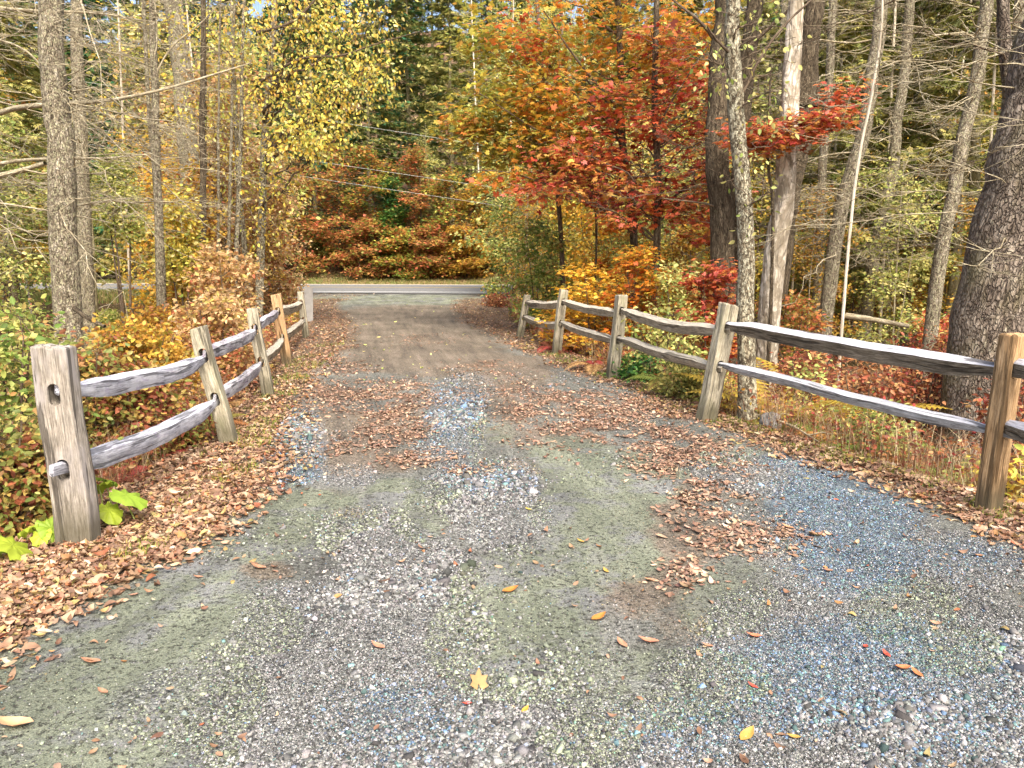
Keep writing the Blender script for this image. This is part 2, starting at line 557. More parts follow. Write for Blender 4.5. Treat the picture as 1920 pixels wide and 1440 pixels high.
mG, mB, mN, mD = zmask(sp.outputs[0]), zmask(sp.outputs[1]), zmask(sp.outputs[2]), zmask(sp2.outputs[0])
basec = ramp(nt, nm, [(0.3, (.09, .09, .077)), (0.5, (.20, .20, .18)), (0.7, (.33, .33, .305))])
dirt = ramp(nt, nm, [(0.3, (.10, .078, .058)), (0.5, (.225, .185, .145)), (0.7, (.35, .295, .24))])
fine = ramp(nt, nl, [(0.3, (.12, .13, .092)), (0.5, (.235, .253, .19)), (0.7, (.345, .365, .28))])
viol = ramp(nt, nl, [(0.3, (.14, .14, .142)), (0.5, (.24, .24, .248)), (0.7, (.34, .34, .35))])
fine = mixc(nt, ramp(nt, noise(nt, vv, 1.7, 5, 0.7), [(0.50, 0.0), (0.58, 0.85)]), fine, viol)
stone = ramp(nt, vcol.outputs[0], [(0.0, (.06, .06, .06)), (0.35, (.175, .176, .17)), (0.7, (.30, .30, .295)), (1.0, (.50, .50, .49))])
bstone = ramp(nt, vcol.outputs[1], [(0.0, (.05, .075, .13)), (0.4, (.11, .165, .26)), (0.7, (.19, .27, .37)), (0.9, (.15, .25, .25)), (1.0, (.36, .43, .52))])
col = mixc(nt, mD, basec, dirt)
col = mixc(nt, mN, col, fine)
col = mixc(nt, mathn(nt, 'MULTIPLY', mG, 0.85), col, stone)
col = mixc(nt, mathn(nt, 'MULTIPLY', mB, 0.65), col, bstone)
duff = ramp(nt, nm, [(0.3, (.07, .042, .028)), (0.5, (.19, .12, .078)), (0.7, (.34, .23, .155))])
col = mixc(nt, ramp(nt, sp2.outputs[1], [(0.1, 0.0), (0.75, 0.8)]), col, duff)
trk = noise(nt, coords(nt, 'track', (1, 1, 1)), 1.0, 5, 0.7)
col = mixc(nt, 1.0, col, ramp(nt, trk, [(0.36, (.70, .70, .70)), (0.5, (.98, 1.0, .95)), (0.64, (1.25, 1.24, 1.22))]), 'MULTIPLY')
big = noise(nt, vv, 1.1, 3, 0.5)
col = mixc(nt, 1.0, col, ramp(nt, big, [(0.35, .66), (0.65, .96)]), 'MULTIPLY')
peb = ramp(nt, noise(nt, vv, 38, 6, 0.85), [(0.545, 0.0), (0.59, 0.9)])
col = mixc(nt, peb, col, (.05, .045, .04))
spk = ramp(nt, noise(nt, vv, 75, 3, 0.7), [(0.64, 0.0), (0.70, 0.7)])
col = mixc(nt, spk, col, (.34, .33, .30))
nt.links.new(col, b.inputs['Base Color'])
hh = mathn(nt, 'MULTIPLY', mathn(nt, 'SUBTRACT', 0.7, vo.outputs['Distance']), mathn(nt, 'ADD', mathn(nt, 'MULTIPLY', mG, 1.0), 0.15))
hh = mathn(nt, 'ADD', hh, mathn(nt, 'MULTIPLY', nm, 0.9))
hh = mathn(nt, 'SUBTRACT', hh, mathn(nt, 'MULTIPLY', peb, 0.35))
bump(nt, b, hh, 1.0, 0.02)
drive = link('driveway', make_mesh('driveway', np.stack([X, Y, ZD], -1), [grid_faces(NXD, len(YS))], True,
             {'track': ('FLOAT_VECTOR', np.stack([np.repeat(tt[None] * 26, len(YS), 0), Y * .42, Y * 0], -1).reshape(-1, 3)), 'zone': ('FLOAT_COLOR', np.stack([g_, b_, n_], -1).reshape(-1, 3)),
              'zone2': ('FLOAT_COLOR', np.stack([d_, l_, d_], -1).reshape(-1, 3))}), m)
tag(drive, 'rutted gravel and dirt driveway running to the paved road', None, None, 'structure')

# ---- paved road with its lines
def strip(t0, t1, z, name, mat, x0=-120, x1=120, n=160, edge=0.0):
    xs = np.linspace(x0, x1, n)
    rows = []
    for t in (t0, t1):
        y = 34.3 + ROAD_K * (xs + 10) + t + (fbm(xs * 0.7, xs * 0 + t, 5) - 0.5) * edge
        zz = z + 0.05 * (1 - ((t - 4.3) / 5) ** 2)
        rows.append(np.stack([xs, y, np.full_like(xs, zz)], -1))
    V = np.concatenate(rows)
    i = np.arange(n - 1)
    return make_mesh(name, V, [np.stack([i, i + 1, i + 1 + n, i + n], 1)])


m_asph = flat_mat('asphalt', (.13, .13, .128), (.21, .21, .205), 9, 0.85, 0.3, 0.006)
xs = np.linspace(-120, 120, 200)
ts = A([-0.8, 0.0, 1.5, 3.0, 4.3, 5.6, 7.1, 8.6, 9.1])
Xr, Tr = np.meshgrid(xs, ts)
Yr = 34.3 + ROAD_K * (Xr + 10) + Tr + (fbm(Xr * 0.9, Tr, 5) - 0.5) * 0.35 * (np.abs(Tr - 4.15) > 4.6)


def road_z(t): return 0.035 + 0.05 * (1 - ((t - 4.15) / 5) ** 2)


road = link('road', make_mesh('road', np.stack([Xr, Yr, road_z(Tr)], -1), [grid_faces(len(xs), len(ts))], True), m_asph)
tag(road, 'grey two lane asphalt road crossing the end of the drive', None, None, 'structure')


def line(name, t, w, mat, lab):
    xs = np.linspace(-120, 120, 120)
    Xl, Tl = np.meshgrid(xs, A([t - w / 2, t + w / 2]))
    Yl = 34.3 + ROAD_K * (Xl + 10) + Tl
    o = link(name, make_mesh(name, np.stack([Xl, Yl, road_z(Tl) + 0.006], -1), [grid_faces(len(xs), 2)]), mat)
    tag(o, lab, None, None, 'structure')


m_white = flat_mat('worn white road paint', (.62, .62, .60), (.82, .82, .80), 8, 0.7, 0.2, 0.003)
m_yel = flat_mat('worn yellow road paint', (.55, .38, .06), (.66, .48, .10), 8, 0.7, 0.2, 0.003)
line('road_edge_line', 0.15, 0.16, m_white, 'white edge line on the near side of the road')
line('road_edge_line', 8.2, 0.16, m_white, 'white edge line on the far side of the road')
line('road_centre_line', 4.05, 0.1, m_yel, 'double yellow line along the middle of the road, near stripe')
line('road_centre_line', 4.30, 0.1, m_yel, 'double yellow line along the middle of the road, far stripe')
m_sh = flat_mat('sandy shoulder', (.34, .29, .20), (.48, .42, .31), 5, 0.95, 0.4, 0.02)
Xs, Ts = np.meshgrid(xs, A([8.95, 9.9]))
Ys = 34.3 + ROAD_K * (Xs + 10) + Ts
sh = link('shoulder', make_mesh('shoulder', np.stack([Xs, Ys, base_h(Xs, Ys) + 0.02], -1), [grid_faces(len(xs), 2)]), m_sh)
tag(sh, 'pale sandy shoulder along the far side of the road', None, None, 'structure')
print('SETTING done')
# ------------------------------------------------------------------ foliage and wood generators
def unit(v):
    return v / (np.linalg.norm(v, axis=-1, keepdims=True) + 1e-9)


def tubes(Pp, R, sides=6, prof=None, caps=False, s0=0.0):
    """Pp (N,M,3), R (N,M) -> V, faces, gc"""
    Pp = np.asarray(Pp, float); R = np.asarray(R, float)
    N, M = R.shape
    T = unit(np.gradient(Pp, axis=1))
    mt = unit(Pp[:, -1] - Pp[:, 0])
    ref = np.where(np.abs(mt[:, 2:3]) > 0.75, A([[1.0, 0, 0]]), A([[0, 0, 1.0]]))[:, None, :]
    Nn = unit(np.cross(T, ref)); B = np.cross(T, Nn)
    a = np.arange(sides) * 2 * pi / sides
    pr = np.ones((1, 1, sides)) if prof is None else prof
    rr = R[..., None] * pr
    V = Pp[:, :, None, :] + rr[..., None] * (Nn[:, :, None, :] * np.cos(a)[None, None, :, None] + B[:, :, None, :] * np.sin(a)[None, None, :, None])
    seg = np.linalg.norm(np.diff(Pp, axis=1), axis=2)
    s = np.concatenate([np.zeros((N, 1)), np.cumsum(seg, 1)], 1)
    off = rng.random((N, 1)) * 20
    gc = np.stack([rr * np.cos(a)[None, None, :], rr * np.sin(a)[None, None, :], np.repeat((s + off)[:, :, None], sides, 2)], -1)
    gc[..., 0] += off[:, :, None] * 0.37
    idx = np.arange(N * M * sides).reshape(N, M, sides)
    n2 = np.roll(idx, -1, 2)
    F = np.stack([idx[:, :-1], n2[:, :-1], n2[:, 1:], idx[:, 1:]], -1).reshape(-1, 4)
    fs = [F]
    if caps:
        fs.append(idx[:, 0, ::-1].reshape(N, sides)); fs.append(idx[:, -1].reshape(N, sides))
    return V.reshape(-1, 3), fs, gc.reshape(-1, 3)


def join(parts):
    """parts: list of (V, [faces], attr)"""
    Vs, As, Fd, o = [], [], {}, 0
    for V, fs, at in parts:
        for f in fs:
            Fd.setdefault(f.shape[1], []).append(f + o)
        Vs.append(V); As.append(at); o += len(V)
    return np.concatenate(Vs), [np.concatenate(f) for f in Fd.values()], np.concatenate(As)


def wood_obj(name, parts, mat, parent):
    V, F, G = join(parts)
    return link(name, make_mesh(name, V, F, True, {'gc': ('FLOAT_VECTOR', G)}), mat, parent)


T_OV = (A([(0, 0, 0), (-.27, .3, .07), (-.23, .66, .05), (0, 1, -.06), (.27, .3, .07), (.23, .66, .05)]), A([[0, 4, 5, 3], [0, 3, 2, 1]]))
T_DI = (A([(0, 0, 0), (.32, .5, .05), (0, 1, 0), (-.32, .5, .05)]), A([[0, 1, 2, 3]]))


def _maple():
    c = A([0, .38, 0.0])
    def pt(ang, r, z): return A([sin(radians(ang)) * r, .38 + cos(radians(ang)) * r, z])
    tips = [pt(-108, .44, -.04), pt(-52, .52, -.05), pt(0, .62, -.06), pt(52, .52, -.05), pt(108, .44, -.04)]
    no = [pt(-160, .34, 0), pt(-80, .30, .04), pt(-25, .34, .04), pt(25, .34, .04), pt(80, .30, .04), pt(160, .34, 0)]
    V = A([c] + tips + no)
    F = [[0, 6 + i, 1 + i, 7 + i] for i in range(5)]
    F = [[0, 7 + i, 1 + i, 6 + i] for i in range(5)]
    return V, A(F)


T_MA = _maple()


def _spray():
    V, F = [], []
    for ang, l, y0 in ((0, 1.0, 0), (-38, .55, .15), (38, .55, .15), (-32, .45, .45), (32, .45, .45)):
        s, c = sin(radians(ang)), cos(radians(ang))
        w = .085
        o = len(V)
        V += [(0 - c * w * .5, y0 + s * w * .5, 0), (s * l * .6 - c * w, y0 + c * l * .6 + s * w, .02), (s * l, y0 + c * l, -.03 * l - .05 * l), (s * l * .6 + c * w, y0 + c * l * .6 - s * w, .02)]
        F.append([o, o + 3, o + 2, o + 1])
    return A(V), A(F)


T_SP = _spray()

PAL = dict(
    yellow=[((.80, .64, .12), 4), ((.74, .50, .08), 3), ((.62, .62, .14), 3), ((.85, .74, .30), 2), ((.46, .28, .08), 1.5), ((.40, .46, .09), 1)],
    palegreen=[((.50, .55, .16), 3), ((.62, .60, .20), 3), ((.28, .36, .08), 2), ((.72, .62, .22), 2)],
    lime=[((.44, .48, .13), 3), ((.26, .34, .07), 3), ((.62, .58, .18), 2), ((.16, .24, .05), 2), ((.50, .30, .10), 1)],
    green=[((.07, .20, .04), 3), ((.14, .26, .05), 2), ((.03, .10, .03), 2), ((.30, .36, .08), 1)],
    orange=[((.68, .24, .03), 4), ((.62, .34, .04), 3), ((.55, .12, .025), 2), ((.50, .38, .05), 2), ((.75, .45, .10), 1)],
    olivegold=[((.50, .38, .05), 4), ((.66, .34, .05), 4), ((.70, .26, .05), 3), ((.34, .32, .05), 1), ((.64, .14, .05), 1)],
    mossgold=[((.46, .42, .07), 4), ((.58, .46, .07), 3), ((.62, .34, .07), 2), ((.30, .34, .07), 2), ((.66, .24, .06), 1)],
    red=[((.54, .12, .05), 3), ((.64, .22, .07), 4), ((.38, .05, .035), 2), ((.62, .34, .09), 3), ((.66, .18, .13), 3), ((.50, .40, .10), 1.5)],
    crimson=[((.60, .09, .09), 3), ((.74, .22, .20), 3), ((.42, .04, .05), 2), ((.70, .30, .12), 1)],
    rust=[((.50, .21, .07), 4), ((.62, .32, .10), 3), ((.36, .11, .05), 2), ((.40, .34, .08), 3), ((.62, .16, .08), 1), ((.24, .30, .06), 2)],
    rustgreen=[((.50, .21, .06), 3), ((.22, .32, .06), 3), ((.62, .38, .08), 2), ((.56, .54, .10), 2), ((.34, .10, .05), 1)],
    tan=[((.62, .40, .18), 4), ((.70, .50, .26), 3), ((.45, .24, .10), 3), ((.62, .48, .14), 2), ((.50, .16, .08), 1)],
    golden=[((.66, .42, .07), 4), ((.56, .30, .05), 3), ((.40, .34, .06), 2), ((.36, .16, .05), 2)],
    yorange=[((.82, .50, .05), 4), ((.74, .34, .04), 3), ((.80, .60, .12), 2), ((.55, .40, .06), 1)],
    hemlock=[((.14, .18, .045), 3), ((.26, .26, .07), 3), ((.40, .35, .11), 2), ((.05, .18, .08), 2)],
    hemlockl=[((.26, .27, .07), 3), ((.42, .38, .11), 3), ((.15, .18, .04), 2), ((.55, .48, .16), 2)],
    hemlockg=[((.05, .20, .08), 3), ((.11, .20, .05), 3), ((.24, .25, .06), 2), ((.03, .10, .05), 2)],
    reddry2=[((.36, .12, .06), 3), ((.40, .30, .09), 3), ((.22, .07, .04), 2), ((.30, .34, .08), 2), ((.60, .42, .12), 3)],
    reddry=[((.36, .12, .06), 3), ((.50, .22, .09), 3), ((.22, .07, .04), 3), ((.56, .34, .14), 2), ((.40, .07, .06), 1)],
    litter=[((0.344, 0.211, 0.127), 4), ((0.258, 0.146, 0.086), 4), ((0.430, 0.288, 0.180), 3), ((0.181, 0.099, 0.061), 3), ((0.361, 0.267, 0.106), 1.5), ((0.550, 0.421, 0.286), 1), ((0.292, 0.103, 0.049), .7), ((0.378, 0.189, 0.074), 1)],
    duff=[((.36, .22, .145), 4), ((.27, .16, .105), 4), ((.44, .29, .20), 3), ((.18, .105, .07), 3), ((.52, .40, .28), 1)],
    thick=[((.30, .34, .09), 3), ((.56, .46, .13), 3), ((.44, .24, .09), 2), ((.18, .24, .06), 2), ((.62, .56, .20), 2), ((.30, .12, .06), 1)],
)


def pal_cols(pos, pal, seed=0, coh=0.5, fr=1.2, jit=0.3):
    P_ = PAL[pal] if isinstance(pal, str) else pal
    c = A([p[0] for p in P_]); w = A([p[1] for p in P_], float)
    n = len(pos)
    f = fbm(pos[:, 0] * fr + pos[:, 2] * fr * .7, pos[:, 1] * fr * .5 + pos[:, 2] * fr, 90 + seed, 2)
    r = coh * f + (1 - coh) * rng.random(n)
    r = np.argsort(np.argsort(r)) / max(1, n)
    perm = np.random.default_rng(seed + 5).permutation(len(w))
    idx = perm[np.clip(np.searchsorted(np.cumsum(w[perm]) / w.sum(), r), 0, len(w) - 1)]
    col = c[idx] * (1 + jit * (rng.random((n, 1)) - 0.5) * 2) * (1 + 0.12 * (rng.random((n, 3)) - .5))
    return np.clip(col, 0.003, 0.92)


def leaf_mesh(name, pos, axis, normal, size, tmpl, cols, mat, parent=None, curl=None):
    V0, F0 = tmpl
    y = unit(axis); z = unit(normal - (normal * y).sum(1, keepdims=True) * y); x = np.cross(y, z)
    n, K = len(pos), len(V0)
    L = np.repeat(V0[None], n, 0).copy()
    if curl is not None:
        L[:, :, 2] += curl[:, 0:1] * (V0[None, :, 0] ** 2) * 4 + curl[:, 1:2] * ((V0[None, :, 1] - .5) ** 2) * 2
    L = L * size[:, None, None]
    V = pos[:, None, :] + L[..., 0:1] * x[:, None] + L[..., 1:2] * y[:, None] + L[..., 2:3] * z[:, None]
    F = (F0[None] + (np.arange(n) * K)[:, None, None]).reshape(-1, F0.shape[1])
    me = make_mesh(name, V.reshape(-1, 3), [F], False, {'col': ('FLOAT_COLOR', np.repeat(cols, K, 0))})
    return link(name, me, mat, parent)


def resample(pts, M):
    pts = A(pts, float)
    # Catmull-Rom through the control points
    if len(pts) == 2:
        t = np.linspace(0, 1, M)[:, None]
        return pts[0] * (1 - t) + pts[1] * t
    Q = np.concatenate([[2 * pts[0] - pts[1]], pts, [2 * pts[-1] - pts[-2]]])
    s = np.linspace(0, len(pts) - 1 - 1e-6, M)
    i = s.astype(int); f = (s - i)[:, None]
    p0, p1, p2, p3 = Q[i], Q[i + 1], Q[i + 2], Q[i + 3]
    return 0.5 * (2 * p1 + (p2 - p0) * f + (2 * p0 - 5 * p1 + 4 * p2 - p3) * f ** 2 + (3 * p1 - p0 - 3 * p2 + p3) * f ** 3)


def wobble(poly, amp, seed, fr=1.0):
    M = len(poly)
    s = np.linspace(0, 6 * fr, M)
    dx = (fbm(s, s * 0 + seed, seed) - .5) * amp
    dy = (fbm(s, s * 0 + seed + 40, seed) - .5) * amp
    w = np.minimum(1, np.linspace(0, 4, M))
    p = poly.copy(); p[:, 0] += dx * w; p[:, 1] += dy * w
    return p


def trunk_part(poly, r0, r1, sides=14, M=None, rough=0.08, flare=0.35, seed=0, power=1.0):
    M = M or max(12, min(90, int(np.linalg.norm(poly[-1] - poly[0]) / 0.12)))
    p = wobble(resample(poly, M), r0 * 0.8, seed)
    t = np.linspace(0, 1, M)
    R = r0 + (r1 - r0) * t ** power
    z = p[:, 2] - p[0, 2] - 0.3
    R = R * (1 + flare * np.exp(-np.maximum(z, 0) / 0.22))
    th, zz = np.meshgrid(np.arange(sides) * 2 * pi / sides, p[:, 2])
    nn = fbm(np.cos(th) * 3 + seed * 7.1, np.sin(th) * 3 + zz * 2.3, 33, 3)
    root = (np.cos(th * 5 + seed) * 0.5 + np.cos(th * 3 + 1 + seed)) * 0.10 * np.exp(-np.maximum(zz - p[0, 2] - 0.3, 0) / 0.3)
    prof = (1 + rough * 2 * (nn - .5) + root * (flare > 0))[None]
    return tubes(p[None], R[None], sides, prof), p, R


def bezier(p0, p1, p2, M):
    t = np.linspace(0, 1, M)[None, :, None]
    return p0[:, None] * (1 - t) ** 2 + 2 * p1[:, None] * t * (1 - t) + p2[:, None] * t ** 2


def sample_blobs(blobs, n):
    w = A([b[2] for b in blobs], float)
    k = rng.choice(len(blobs), n, p=w / w.sum())
    C = A([b[0] for b in blobs])[k]; Rr = A([b[1] for b in blobs])[k]
    d = unit(rng.normal(size=(n, 3))) * (rng.random((n, 1)) ** 0.4)
    return C + d * Rr


def attach(targets, polys, radii, mint=0.25, up=0.0):
    N, M, _ = polys.shape
    k0 = max(1, int(M * mint))
    C = polys[:, k0:].reshape(-1, 3); Rr = radii[:, k0:].reshape(-1)
    out = np.empty(len(targets), int)
    for a in range(0, len(targets), 800):
        T = targets[a:a + 800]
        d = np.linalg.norm(T[:, None] - C[None], axis=2)
        d += np.maximum(C[None, :, 2] - T[:, None, 2], 0) * up
        d *= 1 + 0.25 * rng.random(d.shape)
        out[a:a + 800] = d.argmin(1)
    return C[out], Rr[out]


def branch_level(targets, p0, r, rend, lift, jit, M):
    L = np.linalg.norm(targets - p0, axis=1, keepdims=True)
    mid = (p0 + targets) / 2 + A([[0, 0, 1]]) * L * lift + rng.normal(size=p0.shape) * L * jit
    Pb = bezier(p0, mid, targets, M)
    Pb[:, 1:-1] += rng.normal(size=(len(p0), M - 2, 3)) * (L * 0.018)[:, None]
    t = np.linspace(0, 1, M)[None]
    R = r[:, None] * (1 - t) + rend * t
    return Pb, R


def grow(trunks, blobs, n1, n2, n3, slope=0.5, lift=0.12, rtip=0.0025, rmax=0.05, up=1.0):
    """trunks: list of (poly, R). returns list of tube parts, twig polylines"""
    tgt = sample_blobs(blobs, n1)
    tp = A([resample(p, 40) for p, _ in trunks])
    tr = A([np.interp(np.linspace(0, 1, 40), np.linspace(0, 1, len(R)), R) for _, R in trunks])
    C, Rr = tp.reshape(-1, 3), tr.reshape(-1)
    p0 = np.empty_like(tgt); r0 = np.empty(len(tgt))
    for i, q in enumerate(tgt):
        hd = np.linalg.norm(C[:, :2] - q[:2], axis=1)
        cost = np.abs(C[:, 2] - (q[2] - slope * hd)) + hd * 0.5
        j = cost.argmin(); p0[i] = C[j]; r0[i] = Rr[j]
    L = np.linalg.norm(tgt - p0, axis=1)
    r1 = np.minimum(np.minimum(r0 * 0.6, rmax), 0.006 + L * 0.010)
    P1, R1 = branch_level(tgt, p0, r1, rtip * 1.6, lift, 0.05, 12)
    parts = [tubes(P1, R1, 6)]
    t2 = sample_blobs(blobs, n2)
    a, ra = attach(t2, P1, R1, 0.3, up)
    P2, R2 = branch_level(t2, a, np.minimum(ra * .7, .012), rtip, lift * .6, 0.06, 7)
    parts.append(tubes(P2, R2, 4))
    tw = P2
    if n3:
        t3 = sample_blobs(blobs, n3)
        a, ra = attach(t3, P2, R2, 0.15, up)
        L = np.linalg.norm(t3 - a, axis=1, keepdims=True)
        t3 = a + (t3 - a) * np.minimum(1, 0.9 / (L + 1e-6))
        P3, R3 = branch_level(t3, a, np.minimum(ra * .7, .006), rtip * .6, 0.05, 0.08, 5)
        parts.append(tubes(P3, R3, 3))
        tw = P3
    return parts, tw


def leaves_on(name, tw, per, size, pal, mat, parent, tmpl=T_OV, spread=0.12, flat=0.4, droop=0.3, seed=0, coh=0.5, fr=1.2, tmin=0.25, jit=0.3, keep=None):
    N, M, _ = tw.shape
    n = N * per
    k = np.repeat(np.arange(N), per)
    t = tmin + (1.02 - tmin) * rng.random(n)
    f = np.clip(t, 0, 0.999) * (M - 1); i = f.astype(int); f = (f - i)[:, None]
    pos = tw[k, i] * (1 - f) + tw[k, i + 1] * f
    tang = unit(tw[k, i + 1] - tw[k, i])
    off = rng.normal(size=(n, 3)) * spread
    off[:, 2] *= (1 - flat * .75)
    pos = pos + off
    if keep is not None:
        kk = keep(pos); pos, tang, off = pos[kk], tang[kk], off[kk]; n = len(pos)
    ax = tang * .5 + unit(off) * .7 + rng.normal(size=(n, 3)) * .4
    ax[:, 2] = ax[:, 2] * (1 - flat) - droop
    nr = rng.normal(size=(n, 3)) * (1 - flat * .55) + A([[0, 0, 1.0]]) * flat * 2
    sz = size * (0.65 + 0.7 * rng.random(n))
    return leaf_mesh(name, pos, ax, nr, sz, tmpl, pal_cols(pos, pal, seed, coh, fr, jit), mat, parent)


def pxblob(u, v, Y, ru, rv, dep, w=1.0):
    return (AT(u, v, Y), A([ru * Y / F_PX, dep, rv * Y / F_PX]), w)


def to_ground(p, sink=0.3):
    return A([p[0], p[1], gz(p[0], p[1]) - sink])


def px_trunk(pts, sink=0.3, top=None):
    """pts: (u, v, Y) from the base up; the first is set down on the ground"""
    q = [AT(*p) for p in pts]
    q[0] = to_ground(q[0], sink)
    if top is not None:
        d = unit(q[-1] - q[-2]); d = unit(d + A([0, 0, 0.6]))
        q.append(q[-1] + d * top)
    return A(q)


def dead_limbs(poly, R, n, z0, z1, Lr, twigs, slope=(-0.1, 0.35), az=None, rl=0.35, rmax=.02, twl=0.45):
    """level dead limbs with fine side twigs; returns tube parts"""
    z = z0 + (z1 - z0) * rng.random(n)
    p0 = np.stack([np.interp(z, poly[:, 2], poly[:, k]) for k in range(3)], -1)
    r0 = np.interp(z, poly[:, 2], R)
    a = rng.random(n) * 2 * pi if az is None else rng.uniform(az[0], az[1], n)
    L = rng.uniform(Lr[0], Lr[1], n)
    sl = rng.uniform(slope[0], slope[1], n)
    d = np.stack([np.cos(a), np.sin(a), sl], -1)
    end = p0 + d * L[:, None] + A([[0, 0, -1]]) * (L ** 2 * .05)[:, None]
    P1, R1 = branch_level(end, p0, np.minimum(np.minimum(r0 * rl, rmax), (.0025 + L * .0045) * rng.uniform(.5, 1.25, n)), .0015, .06, .05, 10)
    k = np.repeat(np.arange(n), twigs)
    f = (0.2 + 0.78 * rng.random(n * twigs)) * 8.99; i = f.astype(int)
    b0 = P1[k, i]; dr = unit(P1[k, i + 1] - P1[k, i])
    side = unit(np.cross(dr, A([[0, 0, 1.0]]))) * np.where(rng.random(len(k)) < .5, -1, 1)[:, None]
    e = b0 + (dr * .55 + side * .8 + rng.normal(size=b0.shape) * .32) * (twl * (0.35 + rng.random((len(k), 1))))
    P2, R2 = branch_level(e, b0, np.full(len(k), .0042), .0016, -.05, .05, 5)
    k = rng.choice(len(P2), len(P2)); b0 = P2[k, 2]; dr = unit(P2[k, 3] - P2[k, 2])
    e = b0 + (dr + rng.normal(size=b0.shape) * .6) * (twl * .5 * rng.random((len(k), 1)) + .05)
    P3, R3 = branch_level(e, b0, np.full(len(k), .0026), .0012, 0, .05, 4)
    return [tubes(P1, R1, 5), tubes(P2, R2, 3), tubes(P3, R3, 3)]


# ------------------------------------------------------------------ fences
WOOD = {
    'p1': wood_mat('weathered grey brown post wood', (.12, .10, .078), (.29, .255, .21), (.45, .41, .35), (.34, .31, .29), None, 1.0, .3),
    'old': wood_mat('weathered greenish post wood', (.14, .12, .08), (.32, .285, .205), (.50, .46, .36), (.24, .23, .14), None, 2.3, .2),
    'new': wood_mat('newer orange brown post wood', (.16, .095, .042), (.38, .245, .125), (.54, .37, .21), (.42, .25, .12), None, 3.1, .3),
    'railb': wood_mat('blue grey weathered rail wood', (.17, .17, .19), (.39, .395, .44), (.60, .61, .66), (.66, .67, .71), (.38, .33, .46), 4.2, .45),
    'raill': wood_mat('lichen blotched rail wood', (.08, .07, .08), (.26, .245, .26), (.48, .47, .49), (.60, .60, .62), (.25, .17, .28), 5.6, .7),
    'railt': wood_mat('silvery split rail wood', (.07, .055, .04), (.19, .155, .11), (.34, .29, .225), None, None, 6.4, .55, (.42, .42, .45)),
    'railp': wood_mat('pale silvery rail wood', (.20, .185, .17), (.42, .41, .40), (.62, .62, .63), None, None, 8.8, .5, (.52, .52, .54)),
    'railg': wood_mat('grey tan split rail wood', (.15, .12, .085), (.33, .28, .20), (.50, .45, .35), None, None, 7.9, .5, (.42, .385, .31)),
}


def bevel_box_mesh(w, d, h, name, seed, z0=0.0):
    nx_, ny_, nz_ = 7, 6, 42
    bm = bmesh.new()
    bmesh.ops.create_cube(bm, size=1)
    for v in bm.verts: v.co = Vector((v.co.x * w, v.co.y * d, (v.co.z + .5) * h))
    bmesh.ops.bevel(bm, geom=[e for e in bm.edges], offset=0.012, segments=2, affect='EDGES', profile=.6)
    for ax, n, L in ((0, nx_, w), (1, ny_, d), (2, nz_, h)):
        for i in range(1, n):
            co = [0, 0, 0]; no = [0, 0, 0]; no[ax] = 1
            co[ax] = (i / n - (.5 if ax < 2 else 0)) * L
            bmesh.ops.bisect_plane(bm, geom=bm.verts[:] + bm.edges[:] + bm.faces[:], plane_co=co, plane_no=no)
    V = A([v.co[:] for v in bm.verts])
    n1 = fbm(V[:, 0] * 25 + seed * 3, V[:, 2] * 2.5 + V[:, 1] * 25, seed) - .5
    n2 = fbm(V[:, 1] * 25 + seed * 5, V[:, 2] * 2.5 + V[:, 0] * 25, seed + 4) - .5
    n3 = fbm(V[:, 0] * 30, V[:, 1] * 30, seed + 8) - .5
    k = 1 - 0.06 * (V[:, 2] / h)
    bend = (fbm(V[:, 2] * 2.0, V[:, 2] * 0 + seed, seed + 3, 2) - .5) * .03
    for v, a, b_, c, kk, bb in zip(bm.verts, n1, n2, n3, k, bend):
        v.co.x = v.co.x * kk + a * .014 + bb
        v.co.y = v.co.y * kk + b_ * .014
        if v.co.z > h * .97: v.co.z += c * .022 - 0.08 * v.co.x * (1 if seed % 2 else -1)
    me = bpy.data.meshes.new(name)
    bm.to_mesh(me); bm.free()
    return me


def capsule_cutter(w, h, depth):
    bm = bmesh.new()
    pts = []
    r = w / 2
    for i in range(9):
        a = pi * i / 8
        pts.append((r * cos(a), h / 2 - r + r * sin(a)))
    for i in range(9):
        a = pi + pi * i / 8
        pts.append((r * cos(a), -h / 2 + r + r * sin(a)))
    f = [bm.verts.new((x, -depth / 2, z)) for x, z in pts]
    g = [bm.verts.new((x, depth / 2, z)) for x, z in pts]
    n = len(pts)
    bm.faces.new(f); bm.faces.new(g[::-1])
    for i in range(n): bm.faces.new((f[i], g[i], g[(i + 1) % n], f[(i + 1) % n]))
    bmesh.ops.recalc_face_normals(bm, faces=bm.faces[:])
    me = bpy.data.meshes.new('cut'); bm.to_mesh(me); bm.free()
    return me


